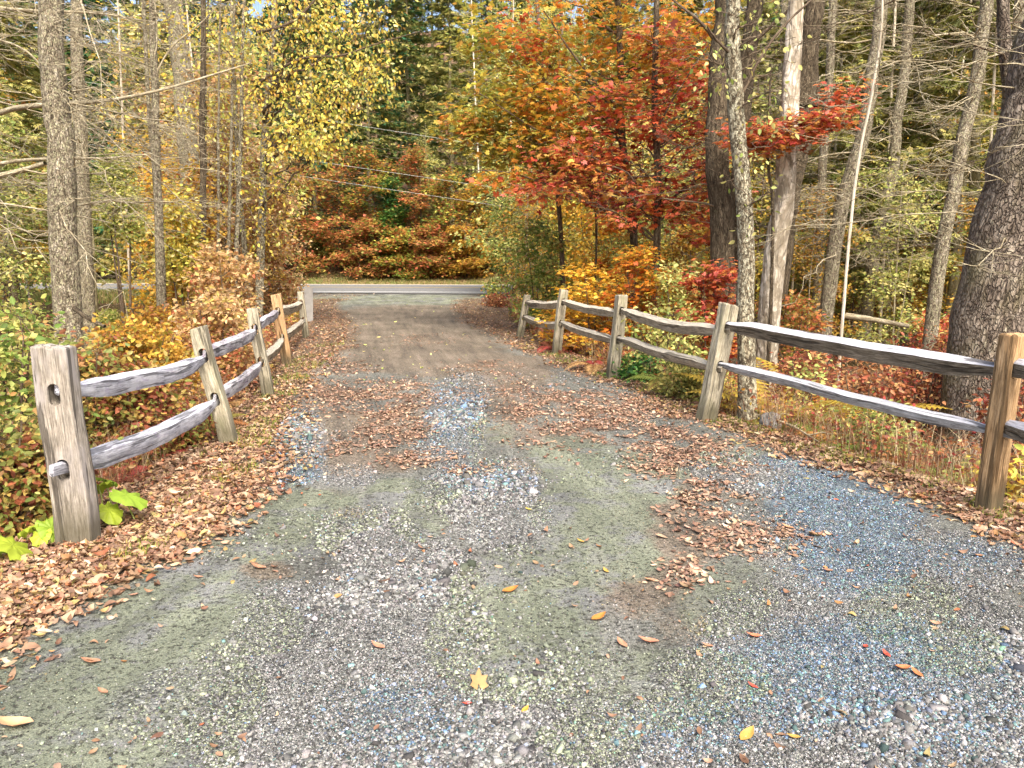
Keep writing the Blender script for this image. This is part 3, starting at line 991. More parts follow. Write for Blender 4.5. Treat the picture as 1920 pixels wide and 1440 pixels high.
def make_post(base, top, w, d, yaw, fr, mat, parent, seed, label=None, holes=True, hw=.068, hh=.125):
    sink = 0.25
    ax = Vector(tuple(top - base)); H = ax.length; ax.normalize()
    me = bevel_box_mesh(w, d, H + sink, 'post', seed)
    o = bpy.data.objects.new('post', me); COL.objects.link(o)
    if holes:
        cut = capsule_cutter(hw, hh, d * 3)
        for f in fr:
            c = bpy.data.objects.new('c', cut); COL.objects.link(c)
            c.location = (0, 0, sink + H * f)
            md = o.modifiers.new('b', 'BOOLEAN'); md.operation = 'DIFFERENCE'; md.object = c; md.solver = 'EXACT'
        bpy.context.view_layer.update()
        dg = bpy.context.evaluated_depsgraph_get()
        me2 = bpy.data.meshes.new_from_object(o.evaluated_get(dg))
        o.modifiers.clear(); o.data = me2
        for c in [x for x in COL.objects if x.name.startswith('c') and x.data == cut]: bpy.data.objects.remove(c)
        bpy.data.meshes.remove(cut)
        me = me2; me.name = 'post'
    V = np.empty(len(me.vertices) * 3, np.float32); me.vertices.foreach_get('co', V)
    V = V.reshape(-1, 3)
    g = V.copy(); g += A([seed * 1.3, seed * .7, seed * 2.1], dtype=np.float32)
    at = me.attributes.new('gc', 'FLOAT_VECTOR', 'POINT'); at.data.foreach_set('vector', g.ravel())
    me.polygons.foreach_set('use_smooth', np.zeros(len(me.polygons), bool))
    # bake the placement into the mesh
    zax = ax; yax = Vector((sin(yaw), cos(yaw), 0)); yax = (yax - zax * yax.dot(zax)).normalized(); xax = yax.cross(zax)
    M3 = Matrix((xax, yax, zax)).transposed().to_4x4()
    M3.translation = Vector(tuple(base)) - ax * sink
    me.transform(M3)
    me.materials.clear(); me.materials.append(WOOD[mat])
    o.parent = parent
    if label: o['label'] = label
    return o


def make_rail(a, b, sag, hh, ww, mat, parent, seed, label=None, over=(.09, .09), twist=0.0, tip=.5):
    M, S = 46, 16
    t = np.linspace(0, 1, M)
    d = unit(b - a)
    a2, b2 = a - d * over[0], b + d * over[1]
    Pp = a2[None] * (1 - t)[:, None] + b2[None] * t[:, None]
    Pp[:, 2] -= sag * 4 * t * (1 - t)
    Pp[:, 2] += (fbm(t * 5, t * 0 + seed, seed) - .5) * .03
    lat = unit(np.cross(d, A([0, 0, 1.0])))
    Pp += lat[None] * ((fbm(t * 4, t * 0 + seed + 9, seed) - .5) * .03)[:, None]
    up = unit(np.cross(lat, d))
    L = np.linalg.norm(b2 - a2)
    e = np.minimum(t, 1 - t) * L
    k = tip + (1 - tip) * ss(.06, .55, e)
    kw = tip * .62 + (1 - tip * .62) * ss(.06, .5, e)
    th = np.arange(S) * 2 * pi / S
    pr = 1 + .14 * (fbm(np.cos(th) * 1.3 + seed * 3.3, np.sin(th) * 1.3, seed) - .5) * 2
    T, TH = np.meshgrid(t, th, indexing='ij')
    nn = 1 + .05 * (fbm(np.cos(TH) * 2 + seed, np.sin(TH) * 2 + T * 7, seed + 2, 3) - .5) * 2
    ang = TH + twist * (T - .5) + (-.2 if mat in ('railb', 'raill') else -.38)
    sq = .93 / np.maximum(np.abs(np.cos(TH)), np.abs(np.sin(TH))) ** (.62 if mat in ('railb', 'raill') else .95)
    rr = pr[None] * nn * sq
    c_, s_ = rr * np.cos(ang) * (ww / 2 * kw)[:, None], rr * np.sin(ang) * (hh / 2 * k)[:, None]
    V = Pp[:, None] + lat * c_[..., None] + up * s_[..., None]
    gc = np.stack([c_ + seed, s_, T * L + seed * 2], -1)
    idx = np.arange(M * S).reshape(M, S); n2 = np.roll(idx, -1, 1)
    F = np.stack([idx[:-1], n2[:-1], n2[1:], idx[1:]], -1).reshape(-1, 4)
    me = make_mesh('rail', V, [F, idx[0:1, ::-1], idx[-1:]], False, {'gc': ('FLOAT_VECTOR', gc.reshape(-1, 3))})
    bm = bmesh.new(); bm.from_mesh(me); bmesh.ops.recalc_face_normals(bm, faces=bm.faces[:]); bm.to_mesh(me); bm.free()
    me.polygons.foreach_set('use_smooth', np.ones(len(me.polygons), bool))
    me.set_sharp_from_angle(angle=radians(26))
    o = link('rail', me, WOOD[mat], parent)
    if label: o['label'] = label
    return o


def build_fence(root, posts, frs, rails, hand):
    """posts: (u_base, v_base, u_top, v_top, w, d, mat, label)"""
    B, Tp = [], []
    for q in posts:
        b0 = P(q[0], q[1])
        b0[2] = float(drive_h(b0[0:1], b0[1:2])[0])
        B.append(b0); Tp.append(AT(q[2], q[3], b0[1]))
    n = len(posts)
    H = {}
    for i, q in enumerate(posts):
        j0, j1 = max(0, i - 1), min(n - 1, i + 1)
        dd = B[j1] - B[j0]; yaw = math.atan2(dd[0], dd[1])
        make_post(B[i], Tp[i], q[4], q[5], yaw, frs, q[6], root, 3 + i + (20 if hand > 0 else 0), q[7])
        for k, f in enumerate(frs):
            H[i, k] = B[i] * (1 - f) + Tp[i] * f
    for r in rails:
        i, k, sag, hh, ww, mat, label, o0, o1, seed = r
        a, b_ = H[i, k].copy(), H[i + 1, k].copy()
        # the two rails that meet in one slot lie one on top of the other
        a[2] += .022; b_[2] -= .022
        make_rail(a, b_, sag, hh, ww, mat, root, seed, label, (o0, o1))
    return B, Tp, H


LB0 = P(147, 1018)
fl = empty('split_rail_fence', 'left split rail fence, starting at a thick grey post with poking rail ends', 'fence', None, (0, 0, 0))
left_posts = [
    (147, 1020, 101, 648, .205, .12, 'p1', 'thick grey brown end post with rail ends poking out of its slots'),
    (430, 832, 371, 614, .135, .12, 'old', 'second post, cracked down the middle and leaning left'),
    (502, 742, 472, 578, .13, .12, 'old', None),
    (538, 685, 517, 552, .15, .12, 'new', 'newer orange brown post'),
    (574, 634, 562, 547, .13, .11, 'old', None)]
left_rails = [
    (0, 1, .06, .125, .09, 'railb', 'blue grey bowed top rail nearest the camera', .04, .08, 3),
    (0, 0, .07, .13, .09, 'railb', 'pale grey bowed bottom rail nearest the camera', .16, .08, 5),
    (1, 1, .03, .12, .08, 'raill', 'top rail blotched with purple and white lichen', .07, .08, 7),
    (1, 0, .03, .12, .08, 'raill', 'bottom rail blotched with dark lichen', .07, .08, 9),
    (2, 1, .0, .12, .08, 'raill', None, .07, .08, 11),
    (2, 0, .05, .12, .08, 'railg', None, .07, .08, 13),
    (3, 1, .04, .13, .08, 'railg', None, .07, .08, 15),
    (3, 0, .03, .13, .08, 'railg', None, .07, .08, 17)]
LBs, LTs, LH = build_fence(fl, left_posts, (.39, .765), left_rails, -1)

fr_ = empty('split_rail_fence', 'right split rail fence with an orange brown post nearest the camera', 'fence', None, (0, 0, 0))
right_posts = [
    (974, 634, 989, 553, .13, .12, 'old', None),
    (1043, 664, 1057, 543, .14, .12, 'old', None),
    (1149, 711, 1166, 553, .15, .13, 'old', None),
    (1323, 790, 1366, 570, .16, .14, 'old', 'wide pale post leaning right, split at the top'),
    (1852, 960, 1900, 626, .125, .11, 'new', 'orange brown post nearest the camera'),
    (2420, 1200, 2560, 700, .15, .13, 'old', None)]
right_rails = [
    (0, 1, .05, .12, .08, 'railg', None, .07, .08, 2), (0, 0, .06, .12, .08, 'railg', None, .07, .08, 4),
    (1, 1, .04, .10, .07, 'railg', None, .07, .08, 6), (1, 0, .03, .10, .07, 'railg', None, .07, .08, 8),
    (2, 1, .07, .11, .08, 'railg', None, .07, .12, 10), (2, 0, .02, .10, .08, 'railg', None, .07, .12, 12),
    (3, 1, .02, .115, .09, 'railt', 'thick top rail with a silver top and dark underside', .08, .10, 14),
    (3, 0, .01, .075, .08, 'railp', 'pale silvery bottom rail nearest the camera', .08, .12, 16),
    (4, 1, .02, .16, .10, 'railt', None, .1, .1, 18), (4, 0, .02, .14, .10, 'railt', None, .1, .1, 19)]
RBs, RTs, RH = build_fence(fr_, right_posts, (.475, .81), right_rails, 1)

# flat pale marker board standing behind the last left post
mb = P(579, 603)
bm = bmesh.new(); bmesh.ops.create_cube(bm, size=1)
for v in bm.verts: v.co = Vector((v.co.x * .21, v.co.y * .03, (v.co.z + .5) * 1.05 - .2))
bmesh.ops.bevel(bm, geom=bm.edges[:], offset=.008, segments=2, affect='EDGES')
me = bpy.data.meshes.new('marker_board'); bm.to_mesh(me); bm.free()
o = link('marker_board', me, flat_mat('pale grey board', (.27, .26, .25), (.36, .35, .33), 6, .6, .2, .002))
o.location = (mb[0], mb[1], 0); o.rotation_euler = (0, radians(2), radians(4))
tag(o, 'flat pale grey marker board standing just behind the farthest left fence post', 'marker board')
print('FENCES done')
#@@PART3@@
# ------------------------------------------------------------------ trees and shrubs
def full_tree(name, label, cat, trunks, r, bark, blobs=None, n=(14, 90, 500), per=8, size=.07, pal='yellow', tmpl=T_OV, group=None,
              sides=14, slope=.5, leafkw=None, dead=None, twigmat=None, mat=None, flare=.35, rough=.08, seed=1, rmax=.05, lift=.12, extra=None, power=1.0, rtip=.0025):
    """one tree: trunk mesh, branches mesh, crown mesh"""
    base = trunks[0][0]
    root = empty(name, label, cat, group, (0, 0, 0))
    tp, skel = [], []
    for i, t in enumerate(trunks):
        rr = r[i] if isinstance(r, list) else r
        part, p, R = trunk_part(A(t), rr[0], rr[1], sides, None, rough, flare, seed + i * 3, power)
        tp.append(part); skel.append((p, R))
    for t_ in tp:
        wood_obj('trunk' if len(tp) < 3 else 'stem', [t_], bark, root)
    bp = []
    if blobs:
        parts, tw = grow(skel, blobs, *n, slope=slope, lift=lift, rmax=rmax, rtip=rtip)
        bp += parts
    if dead:
        for dk in dead:
            dk = dict(dk); j = dk.pop('j', 0)
            bp += dead_limbs(skel[j][0], skel[j][1], **dk)
    if extra:
        for pts, ra, rb in extra:
            q = wobble(resample([AT(*p) for p in pts], 22), .03, seed + 11)
            wood_obj('limb', [tubes(q[None], (ra + (rb - ra) * np.linspace(0, 1, 22))[None], 8)], twigmat or bark, root)
    if bp:
        wood_obj('branches', bp, twigmat or bark, root)
    if blobs and per:
        kw = dict(seed=seed); kw.update(leafkw or {})
        leaves_on('crown', tw, per, size, pal, mat or M_LEAF, root, tmpl, **kw)
    return root


# ---------- far forest prototypes, built once and copied over the slope
def hemlock(label, group, H, seed, pal, nl=95, bare=0.08, maxL=3.2, per=95):
    global rng
    root = empty('hemlock_tree', label, 'tree', group)
    part, p, R = trunk_part(A([[0, 0, -.6], [0.05, 0, H * .5], [0, .1, H]]), H * .011, .02, 9, 40, .08, .2, seed)
    wood_obj('trunk', [part], M_BARK_FAR, root)
    z = H * (bare + (1 - bare) * np.linspace(0, 1, nl) ** .9 * .97) + rng.normal(size=nl) * .08
    L = maxL * (1 - (z / H) ** 1.6) * rng.uniform(.6, 1.15, nl) + .25
    az = np.arange(nl) * 2.39996 + rng.normal(size=nl) * .3
    p0 = np.stack([z * 0, z * 0, z], -1)
    d = np.stack([np.cos(az), np.sin(az), .18 - .0 * az], -1)
    tgt = p0 + d * L[:, None] - A([[0, 0, 1]]) * (L ** 1.6 * .13)[:, None]
    P1, R1 = branch_level(tgt, p0, .012 + L * .008, .004, .07, .03, 9)
    wood_obj('branches', [tubes(P1, R1, 4)], M_BARK_FAR, root)
    n = nl * per
    k = np.repeat(np.arange(nl), per)
    t = rng.random(n) ** .7
    f = np.clip(.12 + .9 * t, 0, .999) * 8; i = f.astype(int); f = (f - i)[:, None]
    pos = P1[k, i] * (1 - f) + P1[k, np.minimum(i + 1, 8)] * f
    ax = unit(d[k] * A([[1, 1, 0]])); side = np.stack([-ax[:, 1], ax[:, 0], ax[:, 2]], -1)
    wd = L[k] * .30 * (1.05 - t) + .10
    s = rng.normal(size=n) * .75
    pos = pos + side * (s * wd)[:, None] + A([[0, 0, 1]]) * (rng.normal(size=n) * .06 - np.abs(s) * wd * .28)[:, None]
    axis = ax * .8 + side * (np.sign(s) * .7)[:, None] + rng.normal(size=(n, 3)) * .3 + A([[0, 0, -.35]])
    nr = A([[0, 0, 1.0]]) + rng.normal(size=(n, 3)) * .35
    leaf_mesh('crown', pos, axis, nr, rng.uniform(.22, .46, n), T_SP, pal_cols(pos, pal, seed, .35, .5, .35), M_NEED, root)
    return root


def forest_tree(label, group, H, seed, pal, bark, r=.10, z0=.25, spread=2.2, per=9, n=(20, 120, 700), size=.13, lean=.4, name='forest_tree', tmpl=T_DI, **kw):
    tr = [A([[0, 0, -.6], [lean * .3, .1, H * .35], [lean, 0, H * .7], [lean * 1.2, 0.1, H]])]
    bl = []
    for q in range(9):
        z = H * (z0 + (1 - z0) * (q + .5) / 9)
        a = q * 2.4 + seed
        s = spread * (1 - .5 * abs((q / 8) - .35))
        bl.append((A([cos(a) * s * .45 + lean * z / H, sin(a) * s * .45, z]), A([s * .7, s * .7, H * .07]), 1))
    return full_tree(name, label, 'tree', tr, (r, .02), bark, bl, n, per, size, pal, tmpl, group, sides=8, seed=seed,
                     leafkw=dict(spread=.28, flat=.3, droop=.2, coh=.4, fr=.8), rough=.06, **kw)


def bare_tree(label, group, H, seed, bark, r=.09, lean=.5, nd_=34, name='bare_tree', Lr=(.8, 2.4), z0=.05, twigs=9):
    tr = [A([[0, 0, -.6], [lean * .4, .0, H * .4], [lean, 0.1, H]])]
    return full_tree(name, label, 'tree', tr, (r, .03), bark, sides=9, seed=seed, group=group, twigmat=M_BARK_TWIG,
                     dead=[dict(n=nd_, z0=H * z0, z1=H * .95, Lr=Lr, twigs=twigs)])


G1, G2, G3, G4 = 'hemlocks on the slope beyond the road', 'leafy autumn trees on the slope beyond the road', 'bare trunks in the woods beyond the fence', 'young maples along the far verge'
HL = ['dark olive hemlock with drooping branches on the slope beyond the road', 'olive lit hemlock with drooping branches on the slope beyond the road', 'deep green hemlock with drooping branches on the slope beyond the road']
hq = hemlock('tall hemlock with a bare lower trunk in the woods', 'tall hemlocks with bare lower trunks', 15, 15, 'hemlockl', 64, .16, 2.8, 100)
hg = hemlock('tall green hemlock with a bare lower trunk in the woods', 'tall hemlocks with bare lower trunks', 15, 16, 'hemlockg', 60, .14, 2.8, 90)
hp = [hemlock(HL[0], G1, 18, 11, 'hemlock'), hemlock(HL[0], G1, 17, 12, 'hemlock', 85, .05, 3.6), hemlock(HL[1], G1, 18, 13, 'hemlockl', 80, .12, 3.0), hemlock(HL[2], G1, 18, 14, 'hemlockg')]
LL = {'yellow': 'slender tree with bright yellow leaves on the slope beyond the road', 'palegreen': 'slender tree with pale yellow green leaves on the slope beyond the road',
      'orange': 'slender tree with orange leaves on the slope beyond the road', 'golden': 'slender tree with dull gold leaves on the slope beyond the road'}
fp = [forest_tree(LL['yellow'], G2, 17, 21, 'yellow', M_BARK_FAR, n=(20, 110, 560)), forest_tree(LL['palegreen'], G2, 19, 22, 'palegreen', M_BARK_FAR, n=(18, 100, 480)),
      forest_tree(LL['orange'], G2, 13, 23, 'orange', M_BARK_FAR, n=(18, 100, 520)), forest_tree(LL['golden'], G2, 16, 24, 'golden', M_BARK_FAR, n=(18, 100, 480))]
BL = ['straight olive grey trunk with bare level twigs in the woods', 'thin pale grey trunk with sparse bare twigs in the woods']
bp_ = [bare_tree(BL[0], G3, 17, 31, M_BARK_FAR, .15, .7, 46), bare_tree(BL[1], G3, 14, 32, M_BARK_PALE, .055, -.5, 26, Lr=(.5, 1.5)), bare_tree(BL[0], G3, 18, 33, M_BARK_FAR, .12, -.9, 50)]
used = {}


def place(proto, u, Y, rz=None, sc=1.0, label=None, group=None, x=None):
    k = proto.name
    if k in used:
        o = copy_tree(proto)
    else:
        o = proto; used[k] = 1
    xx = (u - 960) / F_PX * Y if x is None else x
    o.location = (xx, Y, gz(xx, Y))
    o.rotation_euler = (0, 0, rng.random() * 6.28 if rz is None else rz)
    o.scale = (sc, sc, sc * rng.uniform(.92, 1.08))
    if label: o['label'] = label
    if group: o['group'] = group
    return o


# hemlocks: dark wall in the centre and left, olive at the right
for u, Y, k, s in [(600, 52, 0, 1), (700, 50.5, 1, .95), (775, 54, 0, 1.05), (850, 51, 2, .95), (655, 58, 3, 1.1), (745, 60, 0, 1.1), (560, 60, 3, 1.1), (905, 58, 0, 1.0),
                   (40, 50, 3, 1), (130, 53, 0, 1), (215, 50, 3, .95), (10, 60, 0, 1.1), (300, 57, 0, 1.05), (390, 54, 3, 1), (470, 58, 0, 1.05), (-80, 52, 0, 1), (170, 64, 1, 1.1), (520, 51, 3, .8),
                   (960, 62, 1, 1.1), (1040, 66, 2, 1.1), (1130, 63, 0, 1.1), (1240, 60, 1, 1.0), (1330, 66, 2, 1.1), (1420, 58, 2, 1), (1510, 52, 2, 1), (1600, 60, 0, 1.1), (1690, 50, 2, 1), (1780, 56, 2, 1.05),
                   (1870, 48, 2, 1), (1960, 56, 0, 1), (1460, 70, 1, 1.2), (1560, 74, 0, 1.2), (1740, 72, 1, 1.2), (1840, 70, 0, 1.2), (80, 74, 0, 1.2), (250, 76, 1, 1.2), (420, 74, 0, 1.2), (620, 76, 2, 1.2),
                   (820, 74, 0, 1.2), (1000, 80, 1, 1.2), (1180, 78, 0, 1.2), (2060, 50, 2, 1), (-160, 60, 3, 1), (1820, 38, 2, .8), (1560, 40, 2, .75), (1700, 34, 2, .7), (1950, 33, 2, .75)]:
    place(hp[k], u, Y, None, s)
for u, Y, k, s in [(945, 50, 1, .85), (1005, 53, 0, .9), (1065, 50, 1, .9), (1120, 54, 0, .95), (1180, 50, 3, .9), (1250, 52, 0, .9), (1300, 50, 1, .8), (990, 60, 1, 1), (1090, 62, 0, 1), (880, 63, 1, 1),
                   (340, 51, 0, .8), (440, 50, 3, .8), (500, 53, 2, .8), (280, 53, 1, .8), (60, 56, 3, .8), (170, 49, 2, .55), (100, 49.5, 2, .5), (240, 50, 0, .5), (30, 49, 2, .5), (-60, 50, 2, .6),
                   (1390, 50, 2, .7), (1480, 46, 3, .7), (1610, 46, 2, .55), (1700, 44, 0, .42), (1740, 46, 2, .40), (1660, 47, 0, .42), (1650, 56, 0, .8), (1850, 54, 3, .8), (1780, 64, 1, 1), (1540, 64, 0, .9),
                   (760, 68, 1, 1.1), (540, 66, 0, 1), (1350, 60, 3, 1), (1930, 50, 0, .7), (1450, 55, 1, .9), (810, 49.5, 1, .45)]:
    place(fp[k], u, Y, None, s)
for u, Y, k, s in [(1420, 30, 0, .9), (1505, 27, 2, .85), (1545, 34, 0, 1), (1590, 24, 1, .9), (1665, 28, 1, .9), (1760, 26, 0, .8),
                   (1800, 33, 2, .9), (1900, 30, 2, .9), (1450, 24, 1, .8), (1690, 22, 1, .7),
                   (1340, 30, 1, .9), (1280, 34, 0, .9), (1220, 38, 2, .9), (1100, 44, 1, 1), (1000, 46, 1, 1), (955, 48, 1, 1.1), (905, 47.5, 1, 1.2), (1060, 47, 0, .8), (60, 26, 1, .9), (15, 30, 0, .9), (180, 28, 2, .8),
                   (245, 24, 1, .8), (330, 30, 0, .8), (-40, 24, 2, .9), (400, 27, 1, .9), (1540, 18, 1, .7), (1655, 17, 1, .75), (1740, 19, 1, .7), (1840, 16, 1, .7), (1480, 17, 1, .6)]:
    place(bp_[k], u, Y, None, s)

for u, Y, k, s in [(60, 29, 1, .8), (170, 31, 0, .9), (240, 28, 1, .8), (-10, 26, 0, .8), (330, 32, 0, .9), (1380, 30, 0, .85), (1470, 27, 0, .8), (1560, 25, 1, .85), (1640, 29, 0, .9), (1720, 24, 0, .8), (1790, 27, 1, .85),
                   (1860, 22, 0, .8), (1940, 25, 0, .9), (1500, 21, 0, .7), (1660, 19, 0, .7), (1130, 31, 0, .8), (1270, 28, 0, .75), (1780, 17, 0, .75), (1590, 31, 0, 1), (1440, 31, 1, 1), (1820, 31, 0, 1), (100, 22, 0, .8), (30, 19, 0, .7), (210, 24, 1, .8), (300, 26, 0, .8), (1350, 26, 0, .8), (1530, 17, 0, .7)]:
    if 50 < u < 310: Y = 47 + (u % 3)
    place(hg if k else hq, u, Y, None, s)

SL = {k: 'airy sapling with %s leaves in the woods' % t for k, t in dict(yellow='bright yellow', palegreen='pale yellow green', lime='green and yellow', yorange='yellow orange', tan='pinkish tan', golden='dull gold').items()}
def sapling(k, seed, H=4.6, n=(16, 90, 420), per=7, size=.085, tm=T_OV):
    tr = [A([[0, 0, -.3], [.1, 0, H * .5], [.05, .1, H * 1.05]]), A([[.05, 0, -.3], [-.25, .1, H * .4], [-.5, .2, H * .8]])]
    bl = [(A([cos(q * 2.4 + seed) * .55, sin(q * 2.4 + seed) * .55, H * (.16 + .1 * q)]), A([.75, .75, H * .07]), 1) for q in range(9)]
    return full_tree('sapling', SL[k], 'sapling', tr, [(.028, .01), (.018, .006)], M_BARK_TWIGD if seed % 2 else M_BARK_TWIG, bl, n, per, size, k, tm, 'airy saplings in the woods', sides=6, seed=seed, flare=.1,
                     leafkw=dict(spread=.16, flat=.5, droop=.2, coh=.35, fr=1.2), slope=.3, rmax=.015)


sp_ = [sapling('yellow', 201), sapling('palegreen', 202), sapling('lime', 203), sapling('yorange', 205, tm=T_MA), sapling('tan', 207), sapling('golden', 208)]
for u, Y, k, s in [(1420, 16, 0, .9), (1475, 18, 1, 1), (1520, 15, 5, .8), (1560, 21, 1, 1.2), (1600, 17, 2, .9), (1640, 22, 3, 1.1), (1680, 15, 1, .8), (1690, 27, 3, 1.4), (1740, 24, 3, 1.2), (1760, 18, 0, 1), (1800, 22, 1, 1.2), (1840, 15, 5, .8), (1880, 19, 1, 1.1),
                   (1930, 16, 2, 1), (1450, 27, 0, 1.5), (1540, 28, 1, 1.5), (1600, 30, 5, 1.5), (1820, 30, 0, 1.5), (1500, 24, 3, 1.2), (1660, 31, 0, 1.7), (1750, 31, 1, 1.7), (1880, 28, 1, 1.5), (1400, 22, 1, 1.2), (1370, 19, 3, 1), (1320, 24, 0, 1.4), (1280, 20, 1, 1.1),
                   (1240, 27, 5, 1.4), (1200, 23, 0, 1.2), (1150, 28, 1, 1.5), (1110, 21, 3, 1), (1070, 26, 0, 1.4), (1030, 22, 2, 1), (1000, 29, 1, 1.5), (1050, 31, 3, 1.6), (1120, 32, 0, 1.7), (1180, 18, 2, .8), (965, 30, 2, 1.2), (985, 21, 5, .9),
                   (20, 17, 2, .9), (60, 21, 5, 1.1), (110, 26, 0, 1.2), (160, 14, 4, .7), (200, 22, 1, 1.2), (250, 16, 5, .9), (275, 27, 0, 1.4), (320, 22, 3, 1.1), (360, 26, 4, 1.3), (400, 22, 0, 1.2), (450, 25, 4, 1.4), (490, 27, 4, 1.3), (420, 30, 1, 1.6),
                   (1410, 26, 2, 2.0), (1480, 31, 0, 2.2), (1560, 27, 1, 2.1), (1630, 30, 2, 2.2), (1700, 26, 1, 2.0), (1770, 30, 1, 2.3), (1840, 25, 2, 2.0), (1900, 27, 0, 2.1), (1950, 23, 1, 1.9), (1600, 22, 2, 1.7), (1740, 20, 5, 1.6), (1350, 30, 1, 2.2), (1240, 31, 0, 2.3), (1130, 33, 2, 2.2), (1040, 32, 1, 2.2), (965, 33, 1, 2.0),
                   (20, 24, 2, 1.9), (90, 29, 0, 2.1), (150, 25, 1, 1.9), (210, 30, 2, 2.2), (260, 22, 5, 1.7), (320, 29, 0, 2.1), (390, 26, 4, 1.9), (450, 31, 1, 2.2), (60, 32, 1, 2.2), (-20, 21, 5, 1.7),
                   (520, 30, 4, 1.1), (340, 31, 5, 1.6), (150, 31, 1, 1.3), (40, 30, 3, 1.3), (470, 20, 5, .9), (-30, 16, 1, 1), (230, 19, 1, .9)]:
    if 50 < u < 310 and Y < 34: Y = 46.5 + (u % 5) * .5; s = 1.2      # the road shows here between the trunks
    place(sp_[k], u, Y, None, s)

# ---------- young maples and shrubs on the far verge
def verge_shrub(u, Y, w, h, pal, label, seed, zb=.12, per=11, size=.17, n=(16, 90, 420), tmpl=T_MA, name='young_maple', lo=.05, group=None, coh=.5):
    x = (u - 960) / F_PX * Y; z = gz(x, Y)
    tr = [A([[x, Y, z - .3], [x + .1, Y, z + h * .5], [x, Y + .1, z + h * .95]])]
    bl = []
    for q in range(8):
        f = lo + (1 - lo) * (q + .5) / 8
        a = seed + q * 2.1
        s = w * .5 * (1.1 - .65 * f)
        bl.append((A([x + cos(a) * s * .55, Y + sin(a) * s * .5, z + h * f]), A([s * .8, s * .7, h * .11]), 1.1 - .5 * f))
    return full_tree(name, label, 'tree' if h > 3 else 'shrub', tr, (.02 + h * .008, .012), M_BARK_DARK, bl, n, per, size, pal, tmpl, group, sides=7, seed=seed,
                     leafkw=dict(spread=.2, flat=.75, droop=.15, coh=coh, fr=.9), slope=.35, twigmat=M_BARK_TWIGD)


VS = [(565, 46.8, 3.6, 6.2, 'rust', 'rust brown young maple at the left end of the row on the far verge'),
      (640, 47.6, 4.4, 7.4, 'rust', 'tall rust red maple above the dark hollow on the far verge'),
      (705, 47.2, 4.2, 7.2, 'rustgreen', 'rust and green mottled maple left of the middle of the far verge'),
      (745, 46.8, 2.2, 5.4, 'green', 'narrow green leaved sapling among the rust maples on the far verge'),
      (790, 47.2, 4.2, 7.0, 'rust', 'bushy red brown maple in the middle of the far verge'),
      (840, 46.6, 3.8, 5.8, 'rustgreen', 'red and yellow mottled maple overhanging the far side of the road'),
      (890, 46.3, 3.4, 5.2, 'golden', 'low gold and green maple at the right end of the far verge row'),
      (930, 46.9, 3.0, 6.0, 'lime', 'yellow green sapling beside the right end of the far verge row'),
      (685, 46.0, 3.6, 3.4, 'rust', 'low rust shrub at the foot of the maples on the far verge'),
      (750, 45.6, 3.2, 2.9, 'rustgreen', 'low mottled shrub touching the far verge grass'),
      (820, 45.3, 3.6, 3.0, 'rust', 'low rusty shrub touching the far verge grass'),
      (875, 45.0, 2.8, 3.0, 'golden', 'low golden shrub touching the far verge grass'),
      (600, 48.5, 2.4, 2.6, 'lime', 'small yellow green shrub beside the dark hollow'),
      (500, 47.5, 4.0, 5.0, 'tan', 'pinkish tan shrub above the far verge left of the drive mouth'),
      (430, 48.0, 4.0, 5.6, 'yellow', 'yellow young maple beyond the road left of the drive mouth'),
      (370, 47.5, 3.8, 4.4, 'rust', 'rust shrub beyond the road behind the slender grey stems'),
      (300, 48.0, 3.8, 5.2, 'lime', 'lime green shrub beyond the road behind the slender grey stems'),
      (240, 48.6, 4.2, 5.0, 'lime', 'broad yellow green shrub beyond the road right of the grey trunk'),
      (180, 48.0, 4.0, 4.0, 'rust', 'russet shrub beyond the road just right of the grey trunk'),
      (110, 49.0, 4.2, 4.4, 'orange', 'orange shrub beyond the road behind the grey trunk'),
      (40, 49.5, 4.2, 4.4, 'red', 'red shrub beyond the road at the far left'),
      (-30, 50, 4.2, 5, 'rust', 'russet shrub beyond the road at the left edge')]
for i, q in enumerate(VS):
    verge_shrub(*q, seed=100 + i * 7)

# ---------- the named trees
# grey trunk at the left
full_tree('spruce_tree', 'thick grey flaky trunk with bare level twigs, standing behind the left fence post', 'tree',
          [px_trunk([(124, 640, 9.6), (117, 400, 9.65), (107, 200, 9.7), (99, 0, 9.75), (90, -300, 9.8)])], (.168, .12), M_BARK_GREY, sides=26, seed=3, rough=.06,
          twigmat=M_BARK_TWIG, dead=[dict(n=30, z0=2.1, z1=6.4, Lr=(.8, 3.0), twigs=14, slope=(-.7, .25), az=(-1.2, 1.3)), dict(n=20, z0=2.1, z1=6.4, Lr=(.6, 2.2), twigs=12, slope=(-.2, .3))])
full_tree('spruce_tree', 'second grey trunk seen close to the right of the thick grey trunk', 'tree',
          [px_trunk([(160, 560, 17), (152, 300, 17), (146, 60, 17), (140, -150, 17)])], (.15, .10), M_BARK_GREY, sides=16, seed=4,
          twigmat=M_BARK_TWIG, dead=[dict(n=40, z0=2.5, z1=9, Lr=(.8, 2.6), twigs=12, slope=(-.7, .2))])
